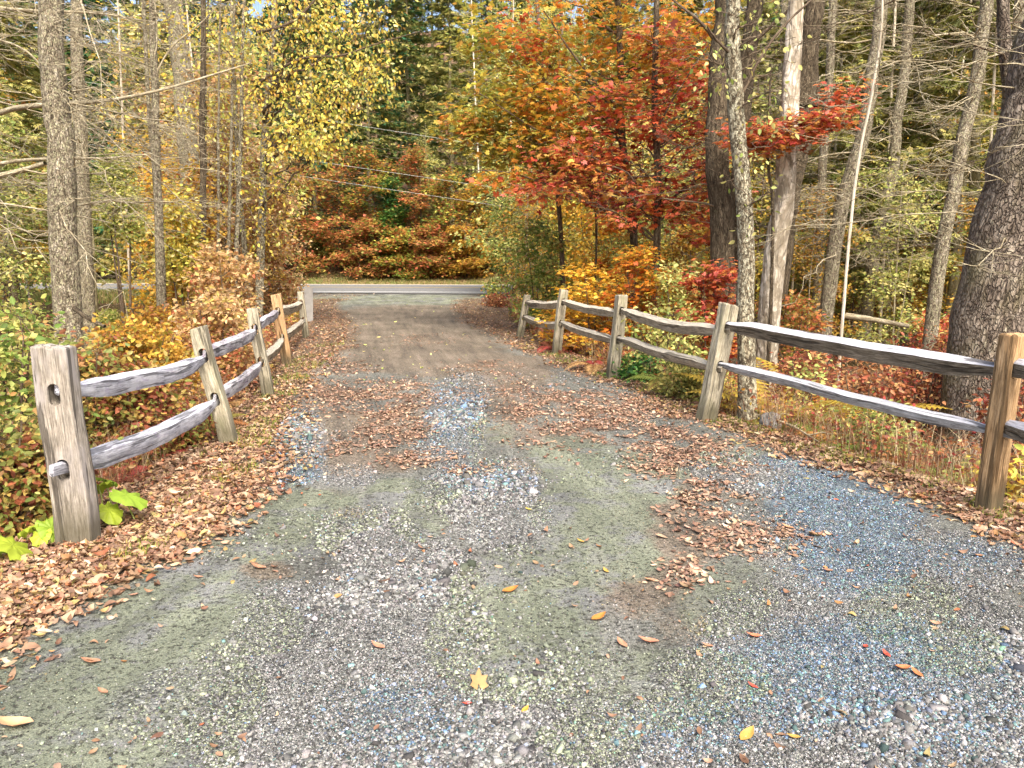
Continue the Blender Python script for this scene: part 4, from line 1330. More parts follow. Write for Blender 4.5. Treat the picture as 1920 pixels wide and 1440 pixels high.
full_tree('slender_tree', 'pair of slender grey stems rising between the two left trunks and the yellow birch', 'tree',
          [px_trunk([(298, 600, 13.0), (296, 400, 13), (289, 200, 13), (286, 0, 13), (284, -200, 13)]), px_trunk([(303, 600, 13.2), (302, 430, 13.2), (282, 250, 13.1), (270, 30, 13.1), (262, -150, 13)])],
          [(.075, .045), (.045, .022)], M_BARK_GREY, sides=12, seed=5, twigmat=M_BARK_TWIG, dead=[dict(n=30, z0=2.3, z1=7, Lr=(.5, 2.0), twigs=10, slope=(-.35, .3)), dict(n=20, j=1, z0=2.3, z1=7, Lr=(.5, 1.6), twigs=8)],
          extra=[([(292, 140, 13), (320, 90, 13), (370, 50, 13), (410, 8, 13)], .018, .006), ([(283, 140, 13), (295, 60, 12.9), (290, 0, 12.9)], .014, .008)])
full_tree('oak_tree', 'broad brown grey trunk behind the slender stems', 'tree', [px_trunk([(372, 560, 21), (356, 300, 21), (343, 150, 21), (326, 0, 21), (318, -120, 21)])], (.26, .22), M_BARK_GREY, sides=18, seed=6,
          twigmat=M_BARK_TWIG, dead=[dict(n=26, z0=4, z1=9, Lr=(1, 2.6), twigs=8)])
# leaning dead limbs from a tree just outside the frame
full_tree('dead_spruce', 'dead spruce at the left edge whose long bare limbs reach behind the grey trunk', 'tree', [px_trunk([(-60, 640, 11.5), (-70, 300, 11.5), (-80, -200, 11.5)])], (.14, .09), M_BARK_DARK, sides=14, seed=8,
          twigmat=M_BARK_TWIG, dead=[dict(n=46, z0=1.8, z1=7, Lr=(.8, 2.8), twigs=14, slope=(-.4, .15), az=(-1.1, 1.1))],
          extra=[([(-70, 235, 11.5), (20, 205, 11.2), (90, 196, 10.6), (190, 190, 11), (290, 172, 11.3), (400, 140, 11.8), (470, 118, 12)], .045, .008),
                 ([(-70, 320, 11.5), (30, 302, 11.3), (100, 298, 10.9), (200, 296, 11), (290, 288, 11.2)], .032, .008), ([(-60, 340, 11.4), (20, 325, 11.2), (85, 306, 11)], .045, .03),
                 ([(-60, 10, 11.5), (60, 20, 11), (180, 25, 11.2), (290, 42, 11.4)], .03, .006), ([(-60, 60, 11.5), (40, 90, 11), (90, 140, 10.8)], .02, .008),
                 ([(-40, 375, 11), (90, 395, 10.8), (210, 418, 11)], .016, .006)])
# yellow birch
yb = [pxblob(400, 60, 17.6, 90, 60, 1.2, .6), pxblob(395, 190, 17.8, 70, 60, 1, .4), pxblob(440, 330, 17.6, 80, 50, 1, .4), pxblob(530, 340, 17.4, 70, 40, .9, .35), pxblob(480, 420, 17.6, 90, 50, 1, .35), pxblob(560, 60, 17, 190, 90, 1.6, 1.3), pxblob(470, 60, 17.5, 110, 80, 1.5, 1), pxblob(640, 150, 16.8, 95, 60, 1.0, .9), pxblob(560, 200, 17, 110, 70, 1.2, 1.2), pxblob(610, 250, 17, 60, 60, .8, .6),
      pxblob(560, 275, 17, 70, 35, .7, .6), pxblob(700, 140, 16.8, 45, 30, .6, .3), pxblob(430, 170, 17.5, 70, 60, 1.2, .5), pxblob(600, -60, 17, 200, 70, 1.6, .8), pxblob(440, 250, 17.6, 60, 60, 1, .35), pxblob(640, 40, 17, 90, 60, 1, .6)]
full_tree('birch_tree', 'birch with bright yellow drooping leaves hanging over the left of the drive mouth', 'tree', [px_trunk([(478, 575, 18), (492, 380, 18), (500, 200, 18), (512, 60, 18), (520, -160, 18)]), px_trunk([(470, 580, 18.1), (452, 380, 18), (440, 180, 18), (430, -60, 18)])],
          [(.10, .05), (.07, .03)], M_BARK_LICHEN, yb, (30, 210, 1200), 6, .085, 'yellow', seed=9, leafkw=dict(spread=.19, flat=.1, droop=.9, coh=.35, fr=1.0, jit=.25), twigmat=M_BARK_TWIGD,
          extra=[([(478, 160, 17.4), (560, 112, 17), (640, 104, 16.8), (700, 84, 16.8), (790, 58, 16.8)], .035, .008), ([(482, 62, 17.3), (550, 40, 17), (600, -10, 17)], .04, .02)])
# stems and shrubs of the thicket left of the drive mouth
def thicket(label, u, vb, Y, w, vt, pal, seed, n=(14, 80, 380), per=9, size=.075, stems=3, tmpl=T_OV, name='shrub', bark=None, flat=.35, lo=.1, r=None, coh=.45, group=None, z=None, fr=1.6, mat=None, jit=.3, spread=.09):
    for _ in range(40):
        x_ = (u - 960) / F_PX * Y; W_ = w / F_PX * Y
        d_ = (x_ - rfx_at(Y)) if u > 950 else (lfx_at(Y) - x_)
        if d_ > .36 * W_ + .12: break
        Y += .15
    c = AT(u, vb, Y); g = gz(c[0], Y)
    top = AT(u, vt, Y)[2]; h = max(.3, top - g); W = w / F_PX * Y
    tr = []
    for s in range(stems):
        a = seed * 1.3 + s * 2 * pi / stems
        ox, oy = cos(a), sin(a)
        tr.append(A([[c[0] + ox * .06, Y + oy * .06, g - .15], [c[0] + ox * W * .15, Y + oy * W * .15, g + h * .5], [c[0] + ox * W * .28, Y + oy * W * .25, g + h * .93]]))
    bl = []
    for q in range(9):
        f = lo + (1 - lo) * (q + .5) / 9
        a = seed + q * 2.4
        s = W * .5 * (1.05 - .4 * f)
        bl.append((A([c[0] + cos(a) * s * .6, Y + sin(a) * s * .5, g + h * f]), A([s * .65, s * .6, h * .11]), 1))
    rr = r or (.008 + h * .006)
    return full_tree(name, label, 'shrub' if h < 3 else 'tree', tr, (rr, .005), bark or M_BARK_TWIGD, bl, n, per, size, pal, tmpl, group, sides=6, seed=seed, flare=0.1,
                     leafkw=dict(spread=spread, flat=flat, droop=.2, coh=coh, fr=fr, jit=jit), slope=.3, twigmat=M_BARK_TWIGD, rmax=.02, mat=mat, rtip=.0015)


TH = [('tall tan leaved sapling cluster beside the far end of the left fence', 440, 600, 19, 150, 150, 'tan', 41, (18, 110, 620), 10, .10, 4),
      ('pinkish tan sapling leaning over the far left fence posts', 500, 600, 21, 130, 300, 'tan', 42, (16, 100, 560), 10, .11, 4),
      ('gold leaved sapling behind the middle of the left fence', 370, 600, 16, 130, 330, 'golden', 43, (16, 90, 480), 9, .09, 3),
      ('yellow leaved sapling left of the slender grey stems', 235, 590, 18, 110, 300, 'palegreen', 44, (14, 90, 420), 9, .09, 3),
      ('yellow leaved shrub right of the slender grey stems', 345, 600, 14.5, 90, 380, 'yellow', 45, (14, 90, 420), 9, .085, 3),
      ('russet shrub behind the third left fence post', 430, 640, 13, 150, 470, 'tan', 46, (14, 90, 460), 9, .075, 4),
      ('brown and gold shrub beneath the slender grey stems', 330, 650, 11.5, 170, 590, 'golden', 47, (16, 100, 560), 9, .07, 5),
      ('golden shrub above the top rail nearest the camera', 270, 700, 8.2, 210, 615, 'golden', 48, (18, 120, 700), 9, .06, 6),
      ('reddish brown shrub behind the second left fence post', 400, 700, 9.4, 150, 560, 'tan', 49, (16, 100, 520), 9, .06, 5),
      ('yellow green leafy shrub right behind the thick end post', 160, 760, 6.2, 140, 645, 'thick', 50, (14, 90, 380), 5, .05, 5),
      ('green leafy shrub at the left edge left of the thick end post', 20, 800, 5.4, 190, 600, 'lime', 51, (16, 100, 440), 5, .055, 5),
      ('tall green leafy shrub in front of the thick grey trunk', 75, 760, 6.6, 150, 615, 'thick', 52, (14, 90, 420), 5, .055, 4),
      ('gold and rust shrub seen between the two nearest left rails', 250, 800, 6.4, 190, 690, 'reddry2', 53, (16, 110, 560), 9, .055, 6),
      ('low green and gold shrub below the left edge shrub', 20, 930, 4.5, 150, 770, 'thick', 54, (12, 70, 300), 4, .05, 5),
      ('dark red brown bramble under the bottom rail', 300, 880, 6.0, 230, 790, 'reddry2', 55, (14, 100, 620), 8, .05, 7),
      ('red brown bramble at the foot of the thick end post', 60, 960, 4.6, 170, 830, 'reddry2', 56, (14, 100, 520), 7, .05, 7),
      ('straw coloured shrub beside the fourth left fence post', 455, 690, 10.8, 90, 610, 'tan', 57, (12, 80, 360), 8, .055, 4),
      ('low yellow shrub in front of the road at the left', 200, 620, 20, 90, 590, 'palegreen', 58, (12, 80, 360), 8, .09, 3)]
for q in TH:
    thicket(q[0], q[1], q[2], q[3], q[4], q[5], q[6], q[7], q[8], q[9] if q[6] != 'reddry' else 4, q[10], q[11], lo=.62 if q[7] == 44 else .5 if q[7] == 45 else .1)
# cluster of thin trunks by the fence end
for i, (u, v0, Y, ut, vt, r_, bk, lb) in enumerate([
        (372, 610, 15.5, 380, 120, .075, M_BARK_DARK, 'dark thin trunk left of the multi stemmed clump'),
        (402, 612, 16.2, 410, 200, .035, M_BARK_GREY, 'thin grey stem in the clump behind the left fence'),
        (418, 612, 16.8, 438, 60, .04, M_BARK_GREY, 'slightly leaning grey stem in the clump behind the left fence'),
        (432, 610, 17.2, 455, 100, .055, M_BARK_LICHEN, 'lichen spotted stem on the right of the clump behind the left fence'),
        (387, 606, 17.6, 385, 260, .04, M_BARK_DARK, 'short dark stem in the clump behind the left fence')]):
    full_tree('thin_tree', lb, 'tree', [px_trunk([(u, v0, Y), ((u + ut) / 2 + 4, (v0 + vt) / 2, Y), (ut, vt, Y), (ut + 5, vt - 260, Y)])], (r_, r_ * .5), bk, sides=10, seed=60 + i,
              twigmat=M_BARK_TWIG, dead=[dict(n=16, z0=2, z1=6.5, Lr=(.4, 1.4), twigs=7)])

# right hand side: maples over the drive
mg = [pxblob(930, 260, 16.5, 110, 50, 1.2, 1.2), pxblob(970, 180, 16.5, 100, 55, 1.3, 1.2), pxblob(900, 60, 17, 60, 60, 1, .5), pxblob(1000, 90, 16.6, 90, 50, 1.2, .8), pxblob(880, 225, 16.4, 60, 25, .7, .5), pxblob(1010, 290, 16.3, 90, 30, .9, .7)]
mo = [pxblob(1040, 190, 15.5, 110, 60, 1.4, 1.0), pxblob(1100, 60, 15.5, 170, 70, 1.6, 1.6), pxblob(1050, 270, 15.2, 130, 40, 1.0, 1.0), pxblob(1230, 120, 15.2, 110, 80, 1.2, 1.1),
      pxblob(1190, -40, 15.5, 220, 60, 1.6, .9), pxblob(1290, 60, 15.2, 80, 70, 1, .8), pxblob(1080, 210, 15.3, 120, 50, 1, .8), pxblob(950, 340, 15.3, 90, 20, .8, .4)]
full_tree('maple_tree', 'slender maple with orange leaves in layers, between the olive gold and scarlet maples', 'tree', [px_trunk([(1196, 600, 15.4), (1186, 400, 15.4), (1166, 250, 15.4), (1160, 60, 15.4), (1150, -150, 15.4)])], (.085, .05),
          M_BARK_DARK, mo, (28, 200, 900), 5, .13, 'olivegold', T_MA, seed=12, leafkw=dict(spread=.17, flat=.75, droop=.22, coh=.6, fr=.9), twigmat=M_BARK_TWIGD,
          extra=[([(1180, 330, 15.4), (1090, 290, 15.3), (1000, 240, 15.3), (900, 175, 15.4)], .03, .008), ([(1185, 370, 15.4), (1060, 355, 15.2), (960, 325, 15.2), (880, 318, 15.3)], .03, .008), ([(1165, 210, 15.4), (1080, 110, 15.4), (1020, 20, 15.4)], .03, .012)])
mr = [pxblob(1180, 330, 14, 130, 40, 1.0, 1.3), pxblob(1280, 240, 14, 90, 60, 1.0, 1.2), pxblob(1100, 290, 14.2, 90, 30, .8, .8), pxblob(1270, 370, 13.8, 110, 30, .8, 1.1), pxblob(1330, 330, 13.6, 60, 50, .6, .5), pxblob(1080, 370, 14.2, 110, 22, .7, .6),
      pxblob(1240, 170, 14, 90, 40, .8, .7), pxblob(1310, 400, 13.6, 60, 25, .6, .5), pxblob(1300, 150, 14, 70, 60, .8, .6), pxblob(1180, 410, 14, 80, 25, .7, .4), pxblob(1010, 350, 14.2, 80, 25, .8, .5), pxblob(1340, 200, 13.4, 50, 60, .6, .6), pxblob(1180, 240, 14.2, 90, 30, .8, .7), pxblob(1330, 440, 13.5, 50, 18, .5, .3)]
full_tree('maple_tree', 'maple with olive gold leaves, leftmost of the maples above the drive mouth', 'tree', [px_trunk([(1060, 590, 17), (1050, 420, 17), (1030, 250, 17), (1010, 60, 17), (1000, -120, 17)])], (.06, .03),
          M_BARK_TWIGD, mg, (22, 140, 620), 7, .13, 'mossgold', T_MA, seed=212, leafkw=dict(spread=.18, flat=.75, droop=.22, coh=.6, fr=.9), twigmat=M_BARK_TWIGD)
full_tree('maple_tree', 'slender maple with scarlet leaves in level layers left of the dark double trunk', 'tree', [px_trunk([(1228, 600, 14), (1232, 400, 14), (1228, 200, 14), (1231, 20, 14), (1232, -200, 14)])], (.07, .04),
          M_BARK_DARK, mr + [pxblob(1250, 70, 14, 90, 40, .9, .6), pxblob(1130, 170, 14.2, 80, 40, .9, .5), pxblob(1080, 300, 14.4, 90, 40, .9, .5), pxblob(1330, 280, 13.4, 50, 60, .6, .4)], (30, 200, 1000), 4.0.__int__(), .13, 'red', T_MA, seed=13, leafkw=dict(spread=.15, flat=.8, droop=.2, coh=.55, fr=1.0), twigmat=M_BARK_TWIGD,
          extra=[([(1228, 250, 14), (1260, 190, 14), (1330, 80, 13.8)], .02, .01), ([(1228, 330, 14), (1150, 330, 14), (1080, 300, 14.2)], .02, .008)])
full_tree('maple_tree', 'small crimson maple spray lit behind the scarlet maple', 'tree', [px_trunk([(1110, 590, 16.5), (1118, 450, 16.5), (1110, 330, 16.5)])], (.03, .012), M_BARK_DARK,
          [pxblob(1120, 290, 16.5, 60, 30, .6, 1), pxblob(1150, 370, 16.5, 70, 22, .6, 1), pxblob(1070, 330, 16.5, 70, 22, .6, .8)], (10, 60, 260), 8, .11, 'crimson', T_MA, seed=14, leafkw=dict(spread=.14, flat=.8, droop=.15), twigmat=M_BARK_TWIGD)
full_tree('maple_tree', 'low maple branchlets with orange red leaves right of the lichen trunk', 'tree', [px_trunk([(1446, 600, 11.5), (1450, 420, 11.5), (1440, 300, 11.5), (1445, 120, 11.5)])], (.03, .014), M_BARK_DARK,
          [pxblob(1450, 250, 11.3, 95, 26, .5, 1.5), pxblob(1530, 225, 11.3, 60, 20, .5, .8), pxblob(1585, 180, 11.4, 35, 30, .4, .4), pxblob(1420, 270, 11.2, 50, 20, .4, .6)], (12, 70, 240), 7, .10, 'red', T_MA, seed=15,
          leafkw=dict(spread=.12, flat=.85, droop=.15), twigmat=M_BARK_TWIGD)
# dark double trunk
full_tree('oak_tree', 'dark ridged double trunk behind the lichen crusted trunk', 'tree', [px_trunk([(1372, 640, 12.2), (1352, 480, 12.2), (1347, 330, 12.2), (1352, 150, 12.2), (1362, 0, 12.2), (1370, -260, 12.2)]), px_trunk([(1395, 640, 12.6), (1385, 430, 12.6), (1394, 200, 12.6), (1412, 0, 12.6), (1425, -260, 12.6)])],
          [(.20, .14), (.15, .11)], M_BARK_DARK, sides=22, seed=16, twigmat=M_BARK_TWIGD, dead=[dict(n=26, z0=2.5, z1=7.5, Lr=(.6, 2.0), twigs=8)],
          extra=[([(1340, 75, 12.2), (1325, 55, 12.1), (1300, 30, 12), (1250, -10, 12)], .03, .015), ([(1350, 390, 12.2), (1310, 380, 12), (1240, 372, 11.9)], .02, .006), ([(1400, 90, 12.5), (1450, 45, 12.4), (1500, 0, 12.3)], .035, .015)])
# lichen trunk by the fence
full_tree('birch_tree', 'lichen crusted slender trunk just behind the leaning fence post', 'tree', [px_trunk([(1402, 800, 7.6), (1400, 600, 7.6), (1398, 420, 7.6), (1384, 250, 7.6), (1376, 100, 7.6), (1372, 0, 7.6), (1368, -250, 7.6)])], (.088, .062), M_BARK_LICHEN, sides=24, seed=17, rough=.12, flare=.25,
          blobs=[pxblob(1400, 60, 7.6, 90, 60, .5, 1), pxblob(1440, 180, 7.5, 60, 120, .5, 1), pxblob(1400, 330, 7.5, 45, 130, .4, .8), pxblob(1340, 130, 7.5, 50, 40, .4, .6)], n=(16, 60, 120), per=2, size=.055, pal='palegreen', tmpl=T_OV,
          leafkw=dict(spread=.06, flat=.1, droop=.8), twigmat=M_BARK_TWIGD, slope=.3, extra=[([(1384, 190, 7.6), (1420, 120, 7.6), (1470, 50, 7.6), (1520, 0, 7.6)], .02, .008), ([(1376, 110, 7.6), (1345, 75, 7.5), (1325, 50, 7.4)], .016, .008)])
# pale barkless snag and its neighbours
full_tree('snag', 'broad leaning dead trunk with pale barkless wood low down, right of the lichen trunk', 'dead tree', [px_trunk([(1436, 590, 11.8), (1452, 480, 11.8), (1468, 385, 11.8), (1478, 250, 11.85), (1485, 120, 11.9), (1492, 0, 12), (1500, -160, 12)])], (.175, .10), M_BARK_STRIP, sides=20, seed=18, rough=.14, flare=.15,
          twigmat=M_BARK_GREY, dead=[dict(n=22, z0=1.6, z1=6.5, Lr=(.5, 1.8), twigs=9, slope=(-.3, .5))])
full_tree('snag', 'leaning dead trunk with a pale barkless top crossing behind the broad snag', 'dead tree', [px_trunk([(1440, 600, 13.2), (1470, 420, 13.2), (1492, 300, 13.2), (1508, 180, 13.2)]), A([AT(1506, 200, 13.2), AT(1520, 90, 13.2), AT(1530, 0, 13.2), AT(1545, -220, 13.2)])], [(.19, .165), (.16, .13)], M_BARK_DARK, sides=18, seed=19, rough=.1,
          twigmat=M_BARK_TWIG, dead=[dict(n=20, z0=2.2, z1=5, Lr=(.5, 1.8), twigs=9)])
# thin white pole
full_tree('slender_tree', 'thin straight white sapling rising past the top rail', 'tree', [px_trunk([(1572, 700, 8.6), (1590, 470, 8.6), (1612, 290, 8.6), (1640, 150, 8.6), (1654, 40, 8.6), (1652, -80, 8.6)])], (.019, .011), M_BARK_PALE, sides=8, seed=20, flare=.1,
          twigmat=M_BARK_TWIG, dead=[dict(n=10, z0=2.0, z1=5, Lr=(.3, .9), twigs=4)])
RT = [('dark leaning trunk behind the thin white sapling', [(1540, 620, 14), (1570, 430, 14), (1618, 250, 14), (1640, 130, 14), (1655, 0, 14), (1665, -150, 14)], (.13, .10), M_BARK_GREY),
      ('grey leaning trunk right of the thin white sapling', [(1618, 610, 16), (1640, 480, 16), (1668, 330, 16), (1690, 180, 16), (1705, 0, 16)], (.13, .09), M_BARK_GREY),
      ('tan grey trunk leaning right, midway to the big scaly trunk', [(1738, 640, 12), (1765, 480, 12), (1793, 330, 12), (1822, 180, 12), (1850, 20, 12), (1868, -150, 12)], (.105, .085), M_BARK_GREY),
      ('thin grey trunk close left of the big scaly trunk', [(1812, 600, 17), (1822, 450, 17), (1828, 300, 17), (1836, 100, 17), (1842, -50, 17)], (.12, .09), M_BARK_FAR),
      ('thin trunk between the pale snag and the dark leaning trunk', [(1600, 610, 19), (1608, 480, 19), (1612, 300, 19), (1600, 100, 19)], (.13, .09), M_BARK_FAR),
      ('crooked dark trunk leaning against the big scaly trunk', [(1825, 640, 9.4), (1852, 450, 9.2), (1884, 300, 9), (1892, 180, 9), (1880, 60, 9), (1874, -60, 9)], (.13, .05), M_BARK_BIG)]
for i, (lb, pts, r_, bk) in enumerate(RT):
    full_tree('spruce_tree', lb, 'tree', [px_trunk(pts)], r_, bk, sides=16, seed=130 + i * 3, twigmat=M_BARK_TWIG if i != 5 else M_BARK_TWIGD,
              dead=[dict(n=20 if i != 5 else 8, z0=1.4, z1=8, Lr=(.7, 2.8), twigs=13, slope=(-.3, .3)), dict(n=10 if i != 5 else 2, z0=1.4, z1=8, Lr=(1.2, 3.4), twigs=12, slope=(-.2, .25), az=(2.2, 4.2))])
full_tree('pine_tree', 'massive scaly brown trunk standing behind the right fence', 'tree', [px_trunk([(1828, 868, 7.5), (1846, 700, 7.5), (1888, 500, 7.5), (1938, 300, 7.5), (1966, 150, 7.5), (1985, 0, 7.5), (2010, -300, 7.5)])], (.34, .29), M_BARK_BIG, sides=44, seed=22, rough=.07, flare=.22,
          twigmat=M_BARK_TWIG, dead=[dict(n=20, z0=1.6, z1=5.5, Lr=(1.2, 3.4), twigs=14, slope=(-.15, .35), az=(2.0, 4.4), rl=.1, rmax=.009)])
# spruces with long level dead limbs filling the upper right
for i, (lb, u, Y, r_) in enumerate([('spruce with many long dead level limbs right of the snags', 1530, 15.5, .09), ('spruce with tangled bare limbs behind the tan grey trunk', 1700, 20, .11), ('spruce with tangled bare limbs near the right edge', 1880, 14.5, .10),
                                    ('spruce with bare limbs far behind the snags', 1440, 21, .1), ('spruce with bare limbs far behind the thin white sapling', 1600, 25, .12), ('spruce with bare limbs behind the scarlet maple', 1330, 22, .09)]):
    full_tree('dead_spruce', lb, 'tree', [px_trunk([(u, 600, Y), (u + 15, 300, Y), (u + 32, 0, Y), (u + 45, -200, Y)])], (r_, r_ * .7), M_BARK_GREY, sides=12, seed=160 + i, twigmat=M_BARK_TWIG,
              dead=[dict(n=42, z0=1.2, z1=3 + Y * .42, Lr=(.8, 3.2), twigs=14, slope=(-.3, .3))])

TR = [('yellow orange maple sapling behind the two middle right fence posts', 1110, 640, 12.6, 190, 500, 'yorange', 71, (12, 80, 260), 8, .085, 2, T_MA, .85),
      ('golden maple seedling below the rail between the middle right posts', 1070, 660, 11.6, 140, 575, 'yorange', 72, (10, 60, 170), 7, .08, 2, T_MA, .85),
      ('orange maple branchlets behind the third right fence post', 1200, 640, 12.4, 150, 470, 'orange', 73, (12, 80, 280), 8, .09, 2, T_MA, .85),
      ('scarlet shrub at the foot of the dark double trunk', 1330, 640, 10.8, 130, 500, 'red', 74, (12, 80, 360), 8, .085, 3, T_MA, .8),
      ('pale yellow leaved shrub behind the third rail span', 1240, 700, 9.4, 190, 590, 'palegreen', 75, (14, 80, 200), 5, .06, 4, T_OV, .3),
      ('dark green evergreen shrub under the third rail span', 1220, 760, 9.2, 130, 690, 'green', 76, (14, 90, 420), 8, .06, 5, T_OV, .5),
      ('yellow leaved sapling behind the first right fence posts', 1010, 600, 17, 110, 420, 'lime', 77, (14, 80, 360), 8, .09, 3, T_OV, .4),
      ('russet shrub at the far end of the right fence', 935, 610, 18.5, 60, 575, 'reddry', 78, (12, 80, 320), 8, .07, 5, T_OV, .3),
      ('yellow green tall shrub beside the far right end of the drive', 955, 575, 24, 90, 400, 'lime', 79, (14, 90, 360), 8, .11, 3, T_OV, .4),
      ('yellow maple thicket behind the far end of the right fence', 1080, 580, 22, 160, 360, 'yellow', 80, (16, 100, 460), 9, .11, 4, T_OV, .5),
      ('gold and orange maple thicket behind the scarlet maple', 1180, 580, 20, 170, 380, 'orange', 81, (16, 100, 460), 9, .11, 4, T_MA, .7),
      ('brown and gold shrub behind the dark double trunk', 1290, 600, 17, 150, 400, 'golden', 82, (14, 90, 400), 9, .09, 4, T_OV, .4),
      ('yellow and orange maple thicket deep behind the tan grey trunk', 1725, 620, 22, 150, 400, 'yorange', 83, (16, 100, 480), 9, .11, 3, T_MA, .85),
      ('orange red shrub beyond the fallen log', 1760, 660, 13, 110, 600, 'red', 84, (10, 70, 300), 8, .07, 4, T_OV, .4),
      ('deep red blueberry shrub left of the big scaly trunk', 1775, 700, 10, 90, 630, 'reddry', 85, (10, 70, 340), 8, .05, 5, T_OV, .4),
      ('russet shrub behind the dark leaning trunk', 1480, 640, 13, 150, 560, 'rust', 86, (12, 80, 320), 8, .07, 4, T_OV, .4),
      ('mixed yellow shrub behind the pale snag', 1580, 620, 19, 160, 520, 'golden', 87, (12, 80, 320), 8, .09, 4, T_OV, .4),
      ('red bramble thicket behind the rails right of the leaning post', 1500, 760, 8.6, 170, 660, 'reddry', 88, (14, 100, 560), 8, .05, 7, T_OV, .3),
      ('red brown bramble thicket under the middle of the last rail span', 1620, 800, 7.8, 190, 690, 'reddry', 89, (14, 100, 600), 8, .05, 7, T_OV, .3),
      ('dark red bramble thicket beside the big scaly trunk', 1720, 800, 7.9, 150, 660, 'reddry', 90, (14, 100, 520), 8, .05, 7, T_OV, .3),
      ('green leafed low shrub at the foot of the bramble', 1640, 850, 6.6, 130, 770, 'lime', 91, (10, 70, 220), 6, .04, 5, T_OV, .4),
      ('small shrub with yellow leaves below the bottom rail right of the leaning post', 1510, 810, 7.6, 50, 690, 'palegreen', 92, (8, 40, 90), 5, .045, 2, T_OV, .3),
      ('yellow leaved seedlings at the foot of the last right post', 1890, 960, 5.4, 110, 860, 'yellow', 93, (8, 40, 90), 5, .06, 3, T_OV, .5),
      ('red brown bramble behind the last right post', 1880, 860, 6.4, 120, 720, 'reddry', 94, (12, 90, 400), 8, .05, 6, T_OV, .3),
      ('yellow spotted sapling right of the big scaly trunk', 1930, 640, 12, 90, 480, 'yellow', 95, (10, 60, 200), 7, .08, 3, T_OV, .4),
      ('dark red shrub beneath the rail between the second and third right posts', 1090, 700, 10.8, 130, 640, 'reddry', 96, (12, 80, 380), 8, .05, 6, T_OV, .3),
      ('dull olive shrub behind the leaning fence post', 1300, 770, 8.5, 110, 680, 'hemlockl', 97, (12, 80, 340), 7, .05, 5, T_OV, .3),
      ('orange dotted shrub left of the scarlet shrub', 1270, 620, 11.8, 130, 500, 'palegreen', 98, (12, 80, 260), 6, .07, 3, T_OV, .5)]
for q in TR:
    thicket(q[0], q[1], q[2], q[3], q[4], q[5], q[6], q[7], q[8], q[9] if q[6] != 'reddry' else 4, q[10], q[11], q[12], flat=q[13])
print('TREES done')

# ---------- ferns
def fern_mesh(seed, nf=6, L=.75, pal='golden', arch=.5):
    V, F, C = [], [], []
    o = 0
    r = np.random.default_rng(seed)
    for k in range(nf):
        a = k * 2 * pi / nf + r.normal() * .3; l = L * r.uniform(.7, 1.1)
        t = np.linspace(0, 1, 26)
        hr = l * (t * .9); z = l * (t * 1.0 - (t ** 2) * (1.0 - arch + r.uniform(-.1, .2)))
        cx, cy = np.cos(a) * hr, np.sin(a) * hr
        c = A([cx, cy, z]).T
        tg = unit(np.gradient(c, axis=0)); sd = unit(np.cross(tg, A([[0, 0, 1.]])))
        base = A(PAL[pal][r.integers(len(PAL[pal]))][0])
        for i in range(3, 26):
            w = l * .26 * math.sin(pi * min(1, (t[i] * 1.02)) ** .75) + .012
            for s in (-1, 1):
                p = c[i]; d = sd[i] * s + tg[i] * .35; d = d / np.linalg.norm(d)
                e = p + d * w + A([0, 0, -w * .18])
                h = tg[i] * l * .016
                m_ = p + d * w * .5
                V += [p - h * .6, m_ - h * 1.3, e, m_ + h * 1.3]
                F.append([o, o + 1, o + 2, o + 3]); o += 4
                C += [base * r.uniform(.7, 1.25)] * 4
        for i in range(25):
            h = sd[i] * .004; V += [c[i] - h, c[i] + h, c[i + 1] + h, c[i + 1] - h]; F.append([o, o + 1, o + 2, o + 3]); o += 4
            C += [A([.3, .16, .06])] * 4
    return make_mesh('fern', A(V), [A(F)], False, {'col': ('FLOAT_COLOR', A(C))})


